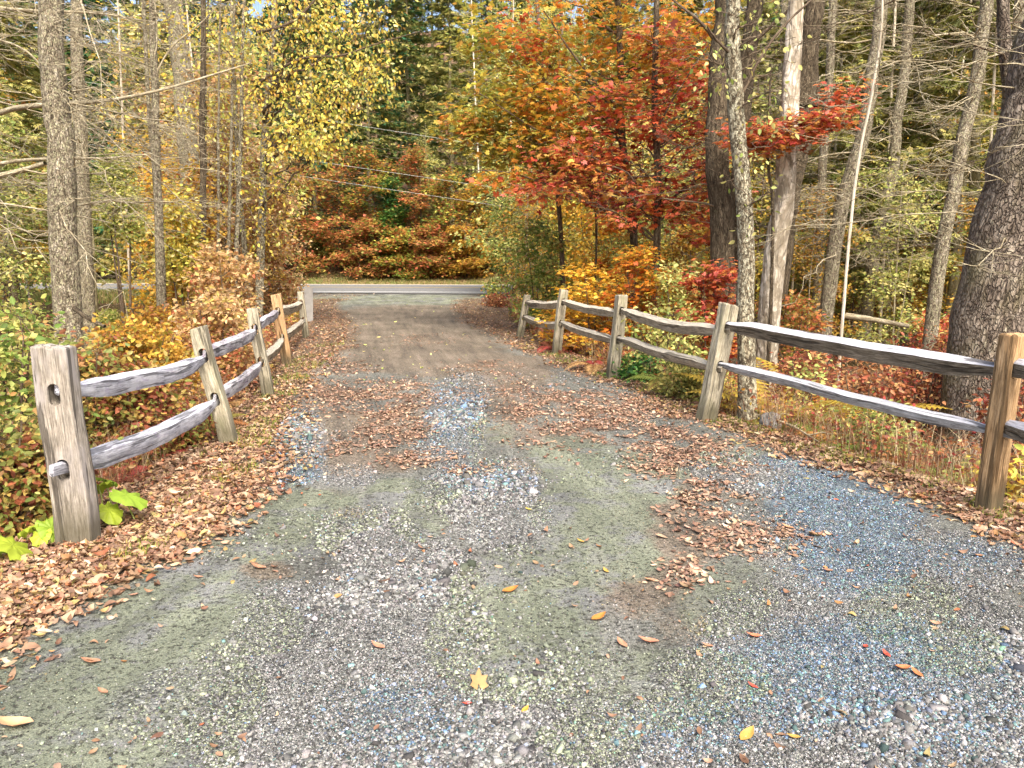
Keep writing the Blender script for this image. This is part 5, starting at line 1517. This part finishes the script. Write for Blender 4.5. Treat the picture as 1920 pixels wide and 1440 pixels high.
fm = [fern_mesh(1, 6, .75, 'yorange', .45), fern_mesh(2, 7, .6, 'golden', .3), fern_mesh(3, 5, .55, 'reddry', .15), fern_mesh(4, 6, .42, 'lime', .45), fern_mesh(5, 6, .6, 'rust', .25)]
for m_ in fm: m_.materials.append(M_LEAF)
FL = ['golden orange fern behind the last rail span', 'dull gold fern in the brush by the fence', 'withered dark red fern in the brush by the fence', 'small yellow green fern by the drive edge', 'rusty brown fern in the brush by the fence']
FG = ['golden ferns', 'dull gold ferns', 'withered red ferns', 'small green ferns', 'rusty ferns']
for u, v, Y, k, s in [(1500, 700, 8.0, 0, 1.1), (1540, 715, 8.2, 0, 1), (1465, 720, 8.4, 1, 1.1), (1440, 740, 8.3, 1, 1.0), (1580, 760, 7.6, 4, 1), (1640, 740, 8.2, 2, 1.1), (1700, 760, 7.9, 4, 1.1), (1560, 800, 7.2, 2, 1),
                      (1620, 830, 6.8, 4, .9), (1680, 820, 6.9, 2, 1), (1745, 860, 6.4, 3, 1), (1600, 840, 6.7, 3, .9), (1470, 790, 7.6, 4, .9), (1530, 820, 7.2, 3, .7), (1660, 700, 9.0, 4, 1.1), (1590, 700, 9.4, 2, 1.2),
                      (1720, 720, 9, 2, 1.1), (1500, 760, 8.6, 4, 1), (1750, 800, 7.3, 2, 1), (1450, 700, 9.5, 4, 1.1), (350, 770, 7.0, 4, .9), (300, 820, 6.4, 2, .8), (220, 860, 5.6, 2, .8), (60, 900, 4.9, 2, .8), (400, 740, 8.4, 2, .9),
                      (1120, 690, 10.8, 2, .9), (1040, 650, 13, 2, .9), (1270, 740, 9.2, 4, .9), (1800, 900, 5.9, 3, .8), (1910, 880, 6.2, 2, 1)]:
    o = bpy.data.objects.new('fern', fm[k]); COL.objects.link(o)
    p = AT(u, v, Y)
    o.location = (p[0], Y, gz(p[0], Y) - .02); o.rotation_euler = (0, 0, rng.random() * 6.28); s *= 1.7 if k == 0 else 1.35
    o.scale = (s, s, s)
    FM = [(-1, 'below the left edge shrub'), (150, 'under the nearest left bottom rail'), (280, 'behind the second left post'), (380, 'between the second and third left posts'), (1000, 'behind the second right post'), (1100, 'behind the third right post'), (1200, 'left of the leaning post'),
          (1430, 'just right of the lichen trunk'), (1485, 'right of the lichen trunk, beyond the pale fallen branch'), (1530, 'behind the thin white sapling'), (1590, 'under the middle of the last rail span'), (1650, 'left of the big scaly trunk'), (1730, 'at the foot of the big scaly trunk'), (1850, 'behind the last post')]
    o['z'] = 0
    del o['z']
    fk = ['golden orange fern', 'dull gold fern', 'withered dark red fern', 'small yellow green fern', 'rusty brown fern'][k]
    tag(o, fk + (', tall, ' if v < 715 else ', low, ' if v > 810 else ', ') + [t for a, t in FM if u > a][-1], 'fern', FG[k])

# ---------- broad bright green leaves by the end post
def broad_plant(label, leaves, seed):
    root = empty('broadleaf_plant', label, 'plant')
    g0 = A(leaves[0][:3]); 
    for i, (u, v, Y, s, az, tilt) in enumerate(leaves):
        c = AT(u, v, Y); g = gz(c[0], Y)
        r = np.random.default_rng(seed + i)
        na, nr_ = 26, 5
        V = [c]; 
        for j in range(1, nr_ + 1):
            for k in range(na):
                a = k * 2 * pi / na
                rad = s * j / nr_ * (1 - .38 * math.exp(-((a - pi) / .35) ** 2)) * (1 + .05 * sin(a * 9 + seed) + .05 * r.normal() * (j == nr_)) * (1 + .22 * abs(cos(a / 2)) ** 6)
                x, y = cos(a) * rad, sin(a) * rad * .85
                z = .16 * abs(y) - .5 * (rad ** 2) / s * .5 + .014 * sin(a * 9 + seed) * j / nr_
                q = Vector((x, y, z)); q.rotate(Euler((0, tilt, az)))
                V.append(c + A(q))
        Fq = [[1 + (j - 1) * na + k, 1 + j * na + k, 1 + j * na + (k + 1) % na, 1 + (j - 1) * na + (k + 1) % na] for j in range(1, nr_) for k in range(na)]
        Ft = [[0, 1 + k, 1 + (k + 1) % na] for k in range(na)]
        cc = A([.42, .52, .05]) if i % 2 == 0 else A([.30, .44, .05])
        link('leaf', make_mesh('leaf', A(V), [A(Ft), A(Fq)], True, {'col': ('FLOAT_COLOR', np.repeat(cc[None] * (.85 + .3 * r.random()), len(V), 0))}), M_LEAF, root)
        st = resample([A([c[0] + r.normal() * .03, Y + .04, g - .02]), A([c[0], Y + .03, (g + c[2]) / 2]), c], 8)
        wood_obj('stalk', [tubes(st[None], np.full((1, 8), .004), 6)], M_STALK, root)
    return root


M_STALK = flat_mat('green stalk', (.20, .26, .06), (.34, .36, .12), 20)
broad_plant('broad bright green leaves sprouting right behind the thick end post', [(184, 910, 4.5, .085, 2.4, .5), (236, 928, 4.45, .11, .1, .35), (204, 956, 4.4, .08, -.6, .6), (198, 900, 4.6, .07, 1.2, .5)], 3)
broad_plant('broad green leaves just left of the foot of the thick end post', [(60, 988, 4.15, .085, 2.9, .5), (96, 990, 4.15, .09, -.4, .8), (78, 1002, 4.1, .06, -1.5, .6)], 6)
broad_plant('single low bright lime leaf cluster at the left edge by the leaf litter', [(24, 1022, 3.9, .11, .2, .6), (-8, 1035, 3.9, .07, 2.5, .5)], 9)

# ---------- fallen logs, sticks and stone
def stick(name, label, pts, ra, rb, mat, seed, sides=9, cat='branch', rough=.12, side=0):
    q = resample(pts, 26)
    part, p, R = trunk_part(q, ra, rb, sides, 26, rough, 0, seed)
    parts = [part]
    if side:
        k = rng.integers(4, 22, side); b0 = p[k]; e = b0 + rng.normal(size=(side, 3)) * A([.25, .2, .12]) + A([[0, 0, .06]])
        P2, R2 = branch_level(e, b0, np.full(side, rb), .002, .05, .1, 6); parts.append(tubes(P2, R2, 4))
    V, F, G = join(parts)
    o = link(name, make_mesh(name, V, F, True, {'gc': ('FLOAT_VECTOR', G)}), mat)
    return tag(o, label, cat)


def gp(u, v, Y, dz=0.0):
    p = AT(u, v, Y); return A([p[0], Y, gz(p[0], Y) + dz])


stick('fallen_branch', 'thin pale fallen branch slanting down beside the lichen crusted trunk', [gp(1422, 783, 7.4, .10), gp(1480, 805, 7.1, .10), gp(1535, 842, 6.6, .03)], .016, .008, M_BARK_TWIG, 1, side=3)
stick('fallen_log', 'pale fallen log lying across the woods beyond the last rail span', [AT(1585, 592, 13), AT(1640, 600, 12.8), AT(1705, 612, 12.6)], .055, .035, M_BARK_TWIG, 2, 12, 'log')
stick('fallen_log', 'pale fallen log end right of the big scaly trunk', [AT(1895, 588, 10.5), AT(1925, 600, 10.4), AT(1990, 622, 10.2)], .06, .05, M_BARK_PALE, 3, 12, 'log')
stick('fallen_branch', 'dark fallen branch at the foot of the big scaly trunk', [gp(1700, 890, 6.5, .05), gp(1770, 880, 6.6, .09), gp(1850, 884, 6.6, .06)], .026, .014, M_BARK_GREY, 4, side=6)
stick('fallen_branch', 'second dark fallen branch lying across the first by the big trunk', [gp(1735, 900, 6.3, .07), gp(1800, 878, 6.7, .12), gp(1905, 868, 6.9, .10)], .02, .01, M_BARK_DARK, 5, side=6)
stick('fallen_branch', 'dark broken branch lying in the brush right of the thick grey trunk', [AT(140, 578, 9), AT(165, 596, 8.8), AT(196, 612, 8.6)], .03, .02, M_BARK_DARK, 6)
stick('fallen_log', 'dark fallen log beyond the road behind the grey trunk', [gp(60, 505, 46.6, .25), gp(200, 503, 46.4, .25), gp(330, 506, 46.6, .2)], .13, .09, M_BARK_DARK, 7, 12, 'log')
stick('stick', 'thin bent twig lying on the drive near the left leaf litter', [P(86, 1171, .02), P(108, 1184, .015), P(130, 1188, .012)], .005, .003, M_BARK_TWIG, 8, 6, 'stick', .05)
stick('stick', 'short twig beside the bent twig on the drive', [P(140, 1186, .012), P(148, 1175, .02), P(160, 1166, .015)], .004, .003, M_BARK_TWIG, 9, 6, 'stick', .05)
bm = bmesh.new(); bmesh.ops.create_icosphere(bm, subdivisions=4, radius=1)
for v in bm.verts:
    n_1 = float(fbm(A([v.co.x * 1.5 + 5]), A([v.co.y * 1.5 + v.co.z]), 4)[0]) - .5
    v.co *= 1 + n_1 * .6
    v.co = Vector((v.co.x * .11, v.co.y * .09, v.co.z * .13))
me = bpy.data.meshes.new('rock'); bm.to_mesh(me); bm.free()
o = link('rock', me, flat_mat('grey rock', (.10, .095, .09), (.26, .25, .235), 12, .9, .6, .02)); p = gp(1443, 800, 7.3, .04); o.location = tuple(p)
tag(o, 'grey rock beside the foot of the lichen crusted trunk', 'rock')

# ---------- cables over the road
m_cab = flat_mat('grey cable', (.42, .42, .40), (.55, .55, .52), 4, .5, .1, .001)
for i, (a, b_, lb) in enumerate([((470, 203, 33.5), (840, 262, 33.0), 'topmost pale overhead cable crossing in front of the hemlocks'), ((520, 292, 33.5), (670, 314, 33.0), 'middle pale overhead cable crossing in front of the hemlocks'),
                                 ((530, 325, 33.2), (650, 343, 32.8), 'lowest pale overhead cable crossing in front of the hemlocks')]):
    pa, pb = AT(*a), AT(*b_); d = (pb - pa) / (pb[0] - pa[0])
    s0, s1 = pa + d * (-45 - pa[0]), pb + d * (30 - pb[0])
    t = np.linspace(0, 1, 60)[:, None]; q = s0 * (1 - t) + s1 * t
    V, F, G = tubes(q[None], np.full((1, 60), .006), 6)
    o = link('overhead_cable', make_mesh('overhead_cable', V, F, True), m_cab)
    tag(o, lb, 'cable', 'overhead cables along the road')

# ------------------------------------------------------------------ leaf litter
def litter(n, y0, y1, dens, size, seed, name, label, pal='litter', widen=1.0, kind='stuff', tilt=.42, lift=.02, zf=None, tmin=0):
    r = np.random.default_rng(seed)
    y = y0 * (y1 / y0) ** r.random(n) if y0 > 0 else r.uniform(y0, y1, n)
    x = r.uniform(-1, 1, n) * y * .74 * widen
    k = r.random(n) < dens(x, y)
    x, y = x[k], y[k]; n = len(x)
    dr = (x > lfx_at(y) - .1) & (x < rfx_at(y) + .2)
    z = np.where(dr, drive_h(x, y), ground_h(x, y)) + r.random(n) ** 1.5 * lift + .004
    a = r.random(n) * 2 * pi
    ax = np.stack([np.cos(a), np.sin(a), r.normal(size=n) * tilt * .5], -1)
    nr = np.stack([r.normal(size=n) * tilt, r.normal(size=n) * tilt, np.ones(n)], -1)
    sz = size * (.45 + 1.0 * r.random(n) ** 1.5 + .7 * (r.random(n) > .95))
    curl = np.stack([r.uniform(-.25, .75, n), r.uniform(-.5, .9, n)], -1)
    pos = np.stack([x, y, z], -1) - unit(ax) * sz[:, None] * .5
    o = leaf_mesh(name, pos, ax, nr, sz, T_LIT, pal_cols(pos, pal, seed, .3, 2.2, .35), M_DRY, None, curl)
    return tag(o, label, None, None, kind)


def _lit():
    ys = [0, .15, .4, .68, .88, 1.0]; ws = [.02, .16, .24, .20, .09, .0]
    V, F = [], []
    for yy, w in zip(ys, ws):
        V += [(-w, yy, 0), (-w * .5, yy, 0), (0, yy, 0), (w * .5, yy, 0), (w, yy, 0)]
    for i in range(5):
        for j in range(4): F.append([i * 5 + j, i * 5 + j + 1, i * 5 + j + 6, i * 5 + j + 5])
    return A(V), A(F)


T_LIT = _lit()
litter(330000, 2.2, 34, lambda x, y: litter_density(x, y, 'bank'), .048, 5, 'fallen_leaves', 'carpet of curled tan brown fallen leaves along both edges of the drive')
litter(420000, 2.2, 34, lambda x, y: litter_density(x, y, 'drive'), .040, 12, 'fallen_leaves', 'thin flat scatter of small brown leaves across the middle of the drive', 'duff', 1.0, 'stuff', .22, .006)
litter(36000, 2.2, 14, lambda x, y: litter_density(x, y, 'bank'), .042, 6, 'fallen_leaves', 'smaller fallen leaves mixed through the carpet at the drive edges')


def woods_density(x, y):
    out = np.maximum(lfx_at(y) - .5 - x, x - rfx_at(y) - .5)
    return ss(0, .6, out) * .55 * (1 - ss(-1.6, -1.0, road_t(x, y)))


litter(60000, 3, 34, woods_density, .09, 8, 'fallen_leaves', 'brown fallen leaves lying under the brush on both sides', 'litter', 1.15)


def scatter_density(x, y):
    n = fbm(x * 1.3, y * 1.3, 41)
    return ((x > lfx_at(y)) & (x < rfx_at(y))) * ss(.35, .7, n) * .5 * (1 - .75 * ss(4.5, 2.2, y))


litter(9000, 1.9, 33, scatter_density, .035, 9, 'leaf_litter', 'small leaf scraps scattered over the gravel', 'litter', 1.0, 'stuff', .3, .01)
litter(2600, 9, 33, scatter_density, .055, 10, 'leaf_litter', 'yellow leaf scraps scattered over the far part of the drive', 'palegreen', 1.0, 'stuff', .3, .01)
far_l = lambda x, y: ss(9.0, 9.6, road_t(x, y)) * .8
litter(26000, 44, 56, far_l, .16, 11, 'fallen_leaves', 'fallen leaves on the bank beyond the road', 'litter')

# prominent single leaves on the drive
def single_leaf(u, v, s, az, col, label, seed, maple=False, curl=(.9, .6), tilt=(.2, .1)):
    r = np.random.default_rng(seed)
    p = P(u, v); z = float(drive_h(p[0:1], p[1:2])[0])
    if maple:
        V0, F0 = _maple()
        V0 = V0.copy(); V0[:, 2] += .9 * ((V0[:, 0]) ** 2 + (V0[:, 1] - .4) ** 2) - .04
        V = V0; F = F0
    else:
        V0, F = T_LIT
        V = V0.copy(); V[:, 2] += curl[0] * 2.2 * V[:, 0] ** 2 + curl[1] * (V[:, 1] - .5) ** 2 + .03 * np.sin(V[:, 1] * 9)
    V = V - A([0, .5, 0]); V = V * s
    q = A([list((Euler((tilt[0], tilt[1], az)).to_matrix() @ Vector(tuple(c)))) for c in V])
    q[:, 2] -= q[:, 2].min() - .004
    cols = np.repeat(A([col]), len(q), 0) * r.uniform(.85, 1.15, (len(q), 1))
    me = make_mesh('fallen_leaf', q, [F], True, {'col': ('FLOAT_COLOR', cols)})
    o = link('fallen_leaf', me, M_DRY); o.location = (p[0], p[1], z)
    return tag(o, label, 'leaf', 'single leaves lying on the drive')


OR, TN, RD, YL = (.50, .20, .04), (.42, .22, .13), (.50, .09, .055), (.50, .30, .07)
for i, q in enumerate([
        (485, 1077, .085, 1.4, TN, 'pinkish tan leaf lying in a brown dirt patch left of the middle'), (958, 1113, .085, -1.2, OR, 'folded orange leaf in the middle of the drive'),
        (1123, 1168, .08, -1.0, OR, 'glossy curled orange leaf right of the middle'), (1165, 1216, .07, .5, TN, 'tan leaf lying left of a crumpled pair'),
        (1214, 1214, .09, 1.5, (.58, .25, .15), 'crumpled reddish tan leaf beside a tan leaf'), (708, 1225, .07, 1.1, (.58, .26, .16), 'small reddish tan leaf on grey gravel left of centre'),
        (1410, 1302, .045, .8, RD, 'bright red leaf alone on the gravel'), (1325, 1224, .05, 1.3, TN, 'tan leaf on the gravel right of the crumpled leaf'),
        (1412, 1208, .07, 1.5, (.62, .20, .10), 'long orange red leaf strip on the gravel'), (1690, 1268, .08, 1.9, (.56, .20, .08), 'rusty orange leaf right of the blue gravel'),
        (1717, 1278, .06, .3, (.50, .18, .07), 'rusty leaf touching another rusty leaf on the right'), (1660, 1240, .05, .2, RD, 'small scarlet leaf above the rusty pair'),
        (1622, 1226, .045, 2.6, RD, 'dark red leaf left of the small scarlet leaf'), (1832, 1060, .06, 1.7, (.44, .22, .12), 'brown curled leaf near the right edge'),
        (1400, 1396, .08, -.8, YL, 'golden brown leaf at the bottom right of centre'), (1486, 1398, .05, 1.5, YL, 'small yellow brown leaf right of the golden brown leaf'),
        (985, 1346, .04, -.6, (.60, .30, .04), 'small amber leaf near the bottom centre'), (875, 1333, .04, 1.9, RD, 'small red leaf next to a white pebble'),
        (25, 1382, .13, 1.7, (.66, .38, .20), 'long tan leaf at the lower left edge'), (170, 1253, .08, 1.6, TN, 'narrow rolled tan leaf on the grey green fines at the left'),
        (193, 1311, .05, 1.2, TN, 'small pale tan leaf on the left part of the drive'), (250, 1130, .05, 2.4, (.40, .22, .14), 'dark crumpled leaf just off the left leaf litter'),
        (372, 1095, .05, 1.6, TN, 'narrow tan leaf between the litter and the brown patch'), (275, 1084, .07, 1.5, TN, 'oval tan leaf at the edge of the left litter'),
        (1135, 1078, .05, .4, YL, 'yellow tan leaf on the right fines patch'), (1218, 1096, .06, 1.6, (.64, .34, .18), 'tan leaf on the brown dirt right of centre'),
        (1088, 1026, .05, .9, YL, 'pale leaf above the yellow tan leaf'), (990, 963, .045, 1.2, (.74, .56, .10), 'small yellow leaf in the middle distance of the drive'),
        (1885, 1004, .10, .9, (.72, .52, .34), 'large pale leaf at the right edge of the drive'), (1528, 1018, .09, 1.5, (.60, .44, .20), 'yellow tan leaf above the blue gravel'),
        (1475, 1003, .08, .9, (.50, .26, .14), 'brown leaf left of the yellow tan leaf'), (1550, 1083, .06, 1.5, TN, 'tan leaf lying on blue gravel')]):
    single_leaf(*q, 300 + i)
single_leaf(897, 1298, .085, .3, (.40, .22, .09), 'golden tan maple leaf standing on the gravel in the lower middle', 401, True, tilt=(.7, .2))

# ------------------------------------------------------------------ stones of the gravel
cube = A([(-1, -1, -1), (1, -1, -1), (1, 1, -1), (-1, 1, -1), (-1, -1, 1), (1, -1, 1), (1, 1, 1), (-1, 1, 1)], float)
cubeF = A([[0, 3, 2, 1], [4, 5, 6, 7], [0, 1, 5, 4], [1, 2, 6, 5], [2, 3, 7, 6], [3, 0, 4, 7]])
r = np.random.default_rng(77)
n = 900000
y = 1.7 * (11 / 1.7) ** r.random(n)
x = r.uniform(-1, 1, n) * y * .74
gf = blob_field(x, y, B_GRAV, .3, 50); bf = blob_field(x, y, B_BLUE, .35, 60, .5)
df = blob_field(x, y, B_DIRT, .35, 80, .45); nf_ = blob_field(x, y, B_GREEN, .3, 70)
tex = fbm(x * 4, y * 4, 44)
pr = (ss(.15, .85, gf + (tex - .5) * 1.0) * .34 + .08 + .05 * ss(.45, .7, tex)) * (1 - .5 * nf_ * (gf < .4))
pr = pr * (x > lfx_at(y) + .35) * (x < rfx_at(y) - .05) * (1 - .9 * np.clip(litter_density(x, y) * 1.1, 0, 1))
k = r.random(n) < pr
x, y, gf, bf, df, nf_ = x[k], y[k], gf[k], bf[k], df[k], nf_[k]; n = len(x)
big = r.random(n)
s = (.0020 + .0028 * r.random(n) + .0038 * ss(.90, 1.0, big) + .005 * (big > .997)) * (.7 + .4 * ss(.2, .7, gf))
s = s * np.clip(y / 4.0, 1.0, 1.8) * (.75 + .95 * ss(.48, .72, fbm(x * 1.4, y * 1.4, 46)))
J = cube[None] * (1 + r.uniform(-.42, .25, (n, 8, 3)))
J = J * A([1, .8, .62])[None, None] * r.uniform(.75, 1.3, (n, 1, 3)) * s[:, None, None]
q = unit(np.concatenate([r.normal(size=(n, 1)) + .6, r.normal(size=(n, 3)) * A([[.5, .5, 1.6]])], 1))
w_, a_, b2, c_ = q.T
Rm = np.stack([np.stack([1 - 2 * (b2 ** 2 + c_ ** 2), 2 * (a_ * b2 - c_ * w_), 2 * (a_ * c_ + b2 * w_)], -1), np.stack([2 * (a_ * b2 + c_ * w_), 1 - 2 * (a_ ** 2 + c_ ** 2), 2 * (b2 * c_ - a_ * w_)], -1),
               np.stack([2 * (a_ * c_ - b2 * w_), 2 * (b2 * c_ + a_ * w_), 1 - 2 * (a_ ** 2 + b2 ** 2)], -1)], 1)
V = np.einsum('nij,nkj->nki', Rm, J)
V[:, :, 0] += x[:, None]; V[:, :, 1] += y[:, None]; V[:, :, 2] += (drive_h(x, y) + s * .15)[:, None]
g = r.choice(A([.05, .10, .17, .25, .34, .46]), n, p=[.15, .24, .28, .20, .10, .03])[:, None]
cc = g * A([[1.02, 1.01, .97]]) * (1 + .03 * r.normal(size=(n, 3)))
wb = (r.random(n) < bf * .6 + .03)[:, None]
hue = A([(.62, .98, 1.5), (.68, 1.15, 1.10), (.84, .94, 1.2)])[r.integers(0, 3, n)]
cc = np.where(wb, g * hue, cc)
wn_ = ((nf_ > .4) & (r.random(n) < .6))[:, None]; cc = np.where(wn_, cc * A([[.93, 1.03, .76]]), cc)
wd_ = ((df > .4) & (r.random(n) < .7))[:, None]; cc = np.where(wd_, cc * A([[1.12, .92, .76]]), cc)
F = (cubeF[None] + (np.arange(n) * 8)[:, None, None]).reshape(-1, 4)
m_st, nt, b = new_mat('gravel stones', .85, .3)
at = nd(nt, 'ShaderNodeAttribute', attribute_name='col').outputs['Color']
n1 = noise(nt, coords(nt, 'object', (1, 1, 1)), 220, 3)
nt.links.new(mixc(nt, 1.0, at, ramp(nt, n1, [(.3, .7), (.7, 1.15)]), 'MULTIPLY'), b.inputs['Base Color'])
gs = link('gravel', make_mesh('gravel', V.reshape(-1, 3), [F], False, {'col': ('FLOAT_COLOR', np.repeat(np.clip(cc, .02, .8), 8, 0))}), m_st)
tag(gs, 'loose crushed stones of grey and bluish gravel scattered over the drive', None, None, 'stuff')
print('stones', n)

# ------------------------------------------------------------------ grass and brush
def blades(name, label, pts_fn, n, h, wdt, pal, seed, lean=.5):
    r = np.random.default_rng(seed)
    x, y = pts_fn(r, n); n = len(x)
    dr = (x > lfx_at(y) - .1) & (x < rfx_at(y) + .2) & (y < 33)
    z = np.where(dr, drive_h(x, y), ground_h(x, y)) - .005
    a = r.random(n) * 2 * pi; L = h * r.uniform(.5, 1.3, n)
    d = np.stack([np.cos(a), np.sin(a)], -1) * (lean * r.random((n, 1)))
    sx = np.stack([-np.sin(a), np.cos(a), a * 0], -1) * wdt
    b0 = np.stack([x, y, z], -1)
    m1 = b0 + np.stack([d[:, 0] * L * .3, d[:, 1] * L * .3, L * .6], -1)
    t1 = b0 + np.stack([d[:, 0] * L, d[:, 1] * L, L * .92], -1)
    V = np.stack([b0 - sx, b0 + sx, m1 + sx * .8, m1 - sx * .8, t1], 1)
    o4 = (A([[0, 1, 2, 3]])[None] + (np.arange(n) * 5)[:, None, None]).reshape(-1, 4)
    o3 = (A([[3, 2, 4]])[None] + (np.arange(n) * 5)[:, None, None]).reshape(-1, 3)
    c = pal_cols(b0, pal, seed, .5, 1.5, .3)
    o = link(name, make_mesh(name, V.reshape(-1, 3), [o4, o3], False, {'col': ('FLOAT_COLOR', np.repeat(c, 5, 0))}), M_LEAF)
    return tag(o, label, None, None, 'stuff')


def verge_pts(r, n):
    x = r.uniform(-38, 12, n); t = 9.5 + 2.8 * r.random(n) ** 1.3
    return x, 34.3 + ROAD_K * (x + 10) + t


blades('grass', 'short green grass on the far verge of the road', verge_pts, 60000, .16, .012, [((.20, .25, .06), 3), ((.34, .32, .11), 3), ((.42, .30, .14), 3)], 31)


def near_verge(r, n):
    x = np.concatenate([r.uniform(-26, -9, n // 2), r.uniform(0.5, 14, n - n // 2)]); t = -0.9 - 4.5 * r.random(n) ** 1.2
    return x, 34.3 + ROAD_K * (x + 10) + t


blades('grass', 'rough green and straw grass on the near verge of the road', near_verge, 40000, .22, .012, [((.22, .30, .06), 3), ((.42, .38, .12), 2), ((.55, .42, .20), 2)], 32)


def edge_grass(r, n):
    y = 2.5 * (14 / 2.5) ** r.random(n); sd = r.random(n) < .5
    xl = np.interp(y, eL[:, 1], eL[:, 0]); xr = np.interp(y, eR[:, 1], eR[:, 0])
    x = np.where(sd, xl - .05 - .55 * r.random(n), xr + .05 + .5 * r.random(n))
    k = fbm(x * 3, y * 3, 91) > .56
    return x[k], y[k]


blades('grass', 'short green grass tufts pushing through the leaf litter at the drive edges', edge_grass, 26000, .05, .002, [((.22, .30, .04), 3), ((.38, .40, .06), 2)], 33, .9)


def brush_pts(r, n):
    y = 3.4 * (30 / 3.4) ** r.random(n); sd = r.random(n) < .45
    w = .35 + .5 * (y < 5.2) + 4.5 * r.random(n) ** 1.3
    x = np.where(sd, lfx_at(y) - w, rfx_at(y) + w)
    k = road_t(x, y) < -5.5
    return x[k], y[k]


blades('dry_stems', 'dry straw and red brown stems standing in the brush behind both fences', brush_pts, 30000, .48, .002, [((.34, .22, .12), 3), ((.22, .10, .06), 2), ((.52, .42, .26), 3)], 34, 1.3)
# brush foliage: low small leaves over the whole understory
r = np.random.default_rng(55)
x, y = brush_pts(r, 60000)
n = len(x)
z = ground_h(x, y) + (r.random(n) ** 1.3) * (.18 + .40 * fbm(x * 1.1, y * 1.1, 66))
pos = np.stack([x, y, z], -1)
lr = x > 0
c1 = pal_cols(pos, 'reddry', 5, .5, 1.5); c2 = pal_cols(pos, 'golden', 6, .5, 1.5); c3 = pal_cols(pos, 'rust', 7, .5, 1.5)
u_ = fbm(x * .8, y * .8, 12) + (r.random(n) - .5) * .35 - .12 * (x > 0) * (y < 10)
cols = np.where((u_ < .5)[:, None], c1, np.where((u_ < .62)[:, None], c3, c2))
o = leaf_mesh('brush', pos, r.normal(size=(n, 3)) * A([[1, 1, .5]]), r.normal(size=(n, 3)) + A([[0, 0, .8]]), r.uniform(.018, .055, n) * np.clip(y / 9, 1, 2), T_OV, cols, M_LEAF)
tag(o, 'low red brown and gold brush covering the ground behind both fences', None, None, 'stuff')
print('ALL done')

# labels of the far trees: say what each stands behind
LM = [(-400, 'just outside the left edge'), (0, 'at the left edge'), (90, 'behind the thick grey trunk'), (200, 'right of the second grey trunk'), (270, 'behind the slender grey stems'), (330, 'behind the broad grey trunk'), (400, 'behind the multi stemmed clump'), (470, 'behind the yellow birch'),
      (560, 'left of the overhead cables'), (620, 'above the dark hollow'), (680, 'above the left rust maples'), (740, 'above the middle rust maple'), (800, 'above the green sapling on the verge'), (860, 'above the right end of the road gap'), (930, 'behind the tip of the gold maple'), (1010, 'behind the left half of the gold maple'),
      (1090, 'behind the middle of the gold maple'), (1160, 'behind the gold maple stem'), (1215, 'behind the scarlet maple stem'), (1270, 'behind the right half of the scarlet maple'), (1340, 'behind the dark double trunk'), (1395, 'behind the lichen trunk'), (1440, 'behind the broad snag'), (1500, 'behind the crossing snag'),
      (1545, 'behind the dark leaning trunk'), (1590, 'behind the thin white sapling'), (1630, 'right of the thin white sapling'), (1670, 'above the fallen log'), (1720, 'left of the tan leaning trunk'), (1760, 'behind the tan leaning trunk'), (1810, 'left of the massive scaly trunk'), (1850, 'behind the massive scaly trunk'),
      (1910, 'at the right edge'), (1960, 'just outside the right edge')]
KD = {HL[0]: 'dark olive hemlock', HL[1]: 'olive lit hemlock', HL[2]: 'deep green hemlock', 'tall hemlock with a bare lower trunk in the woods': 'tall olive bare footed hemlock', 'tall green hemlock with a bare lower trunk in the woods': 'tall green bare footed hemlock',
      BL[0]: 'olive grey trunk with bare twigs', BL[1]: 'thin pale trunk with sparse bare twigs'}
for k_ in SL: KD[SL[k_]] = SL[k_].split(' in the woods')[0].replace('airy sapling with ', '').replace(' leaves', '') + ' leaved sapling'
for k_ in LL: KD[LL[k_]] = LL[k_].split(' on the slope')[0].replace('slender tree with', 'tree with')
for o in list(COL.objects):
    if o.parent is None and o.get('label') in KD:
        u = 960 + F_PX * o.location.x / o.location.y
        lm = [t for a, t in LM if u >= a] or ['far outside the left edge']
        Yd = o.location.y
        dep = ('near, ' if Yd < 17 else 'not far, ') if Yd < 22 else 'before the road, ' if Yd < 34 else 'high upslope, ' if Yd > 62 else 'midway upslope, ' if Yd > 54.5 else ''
        o['label'] = KD[o['label']] + ', ' + dep + lm[-1]
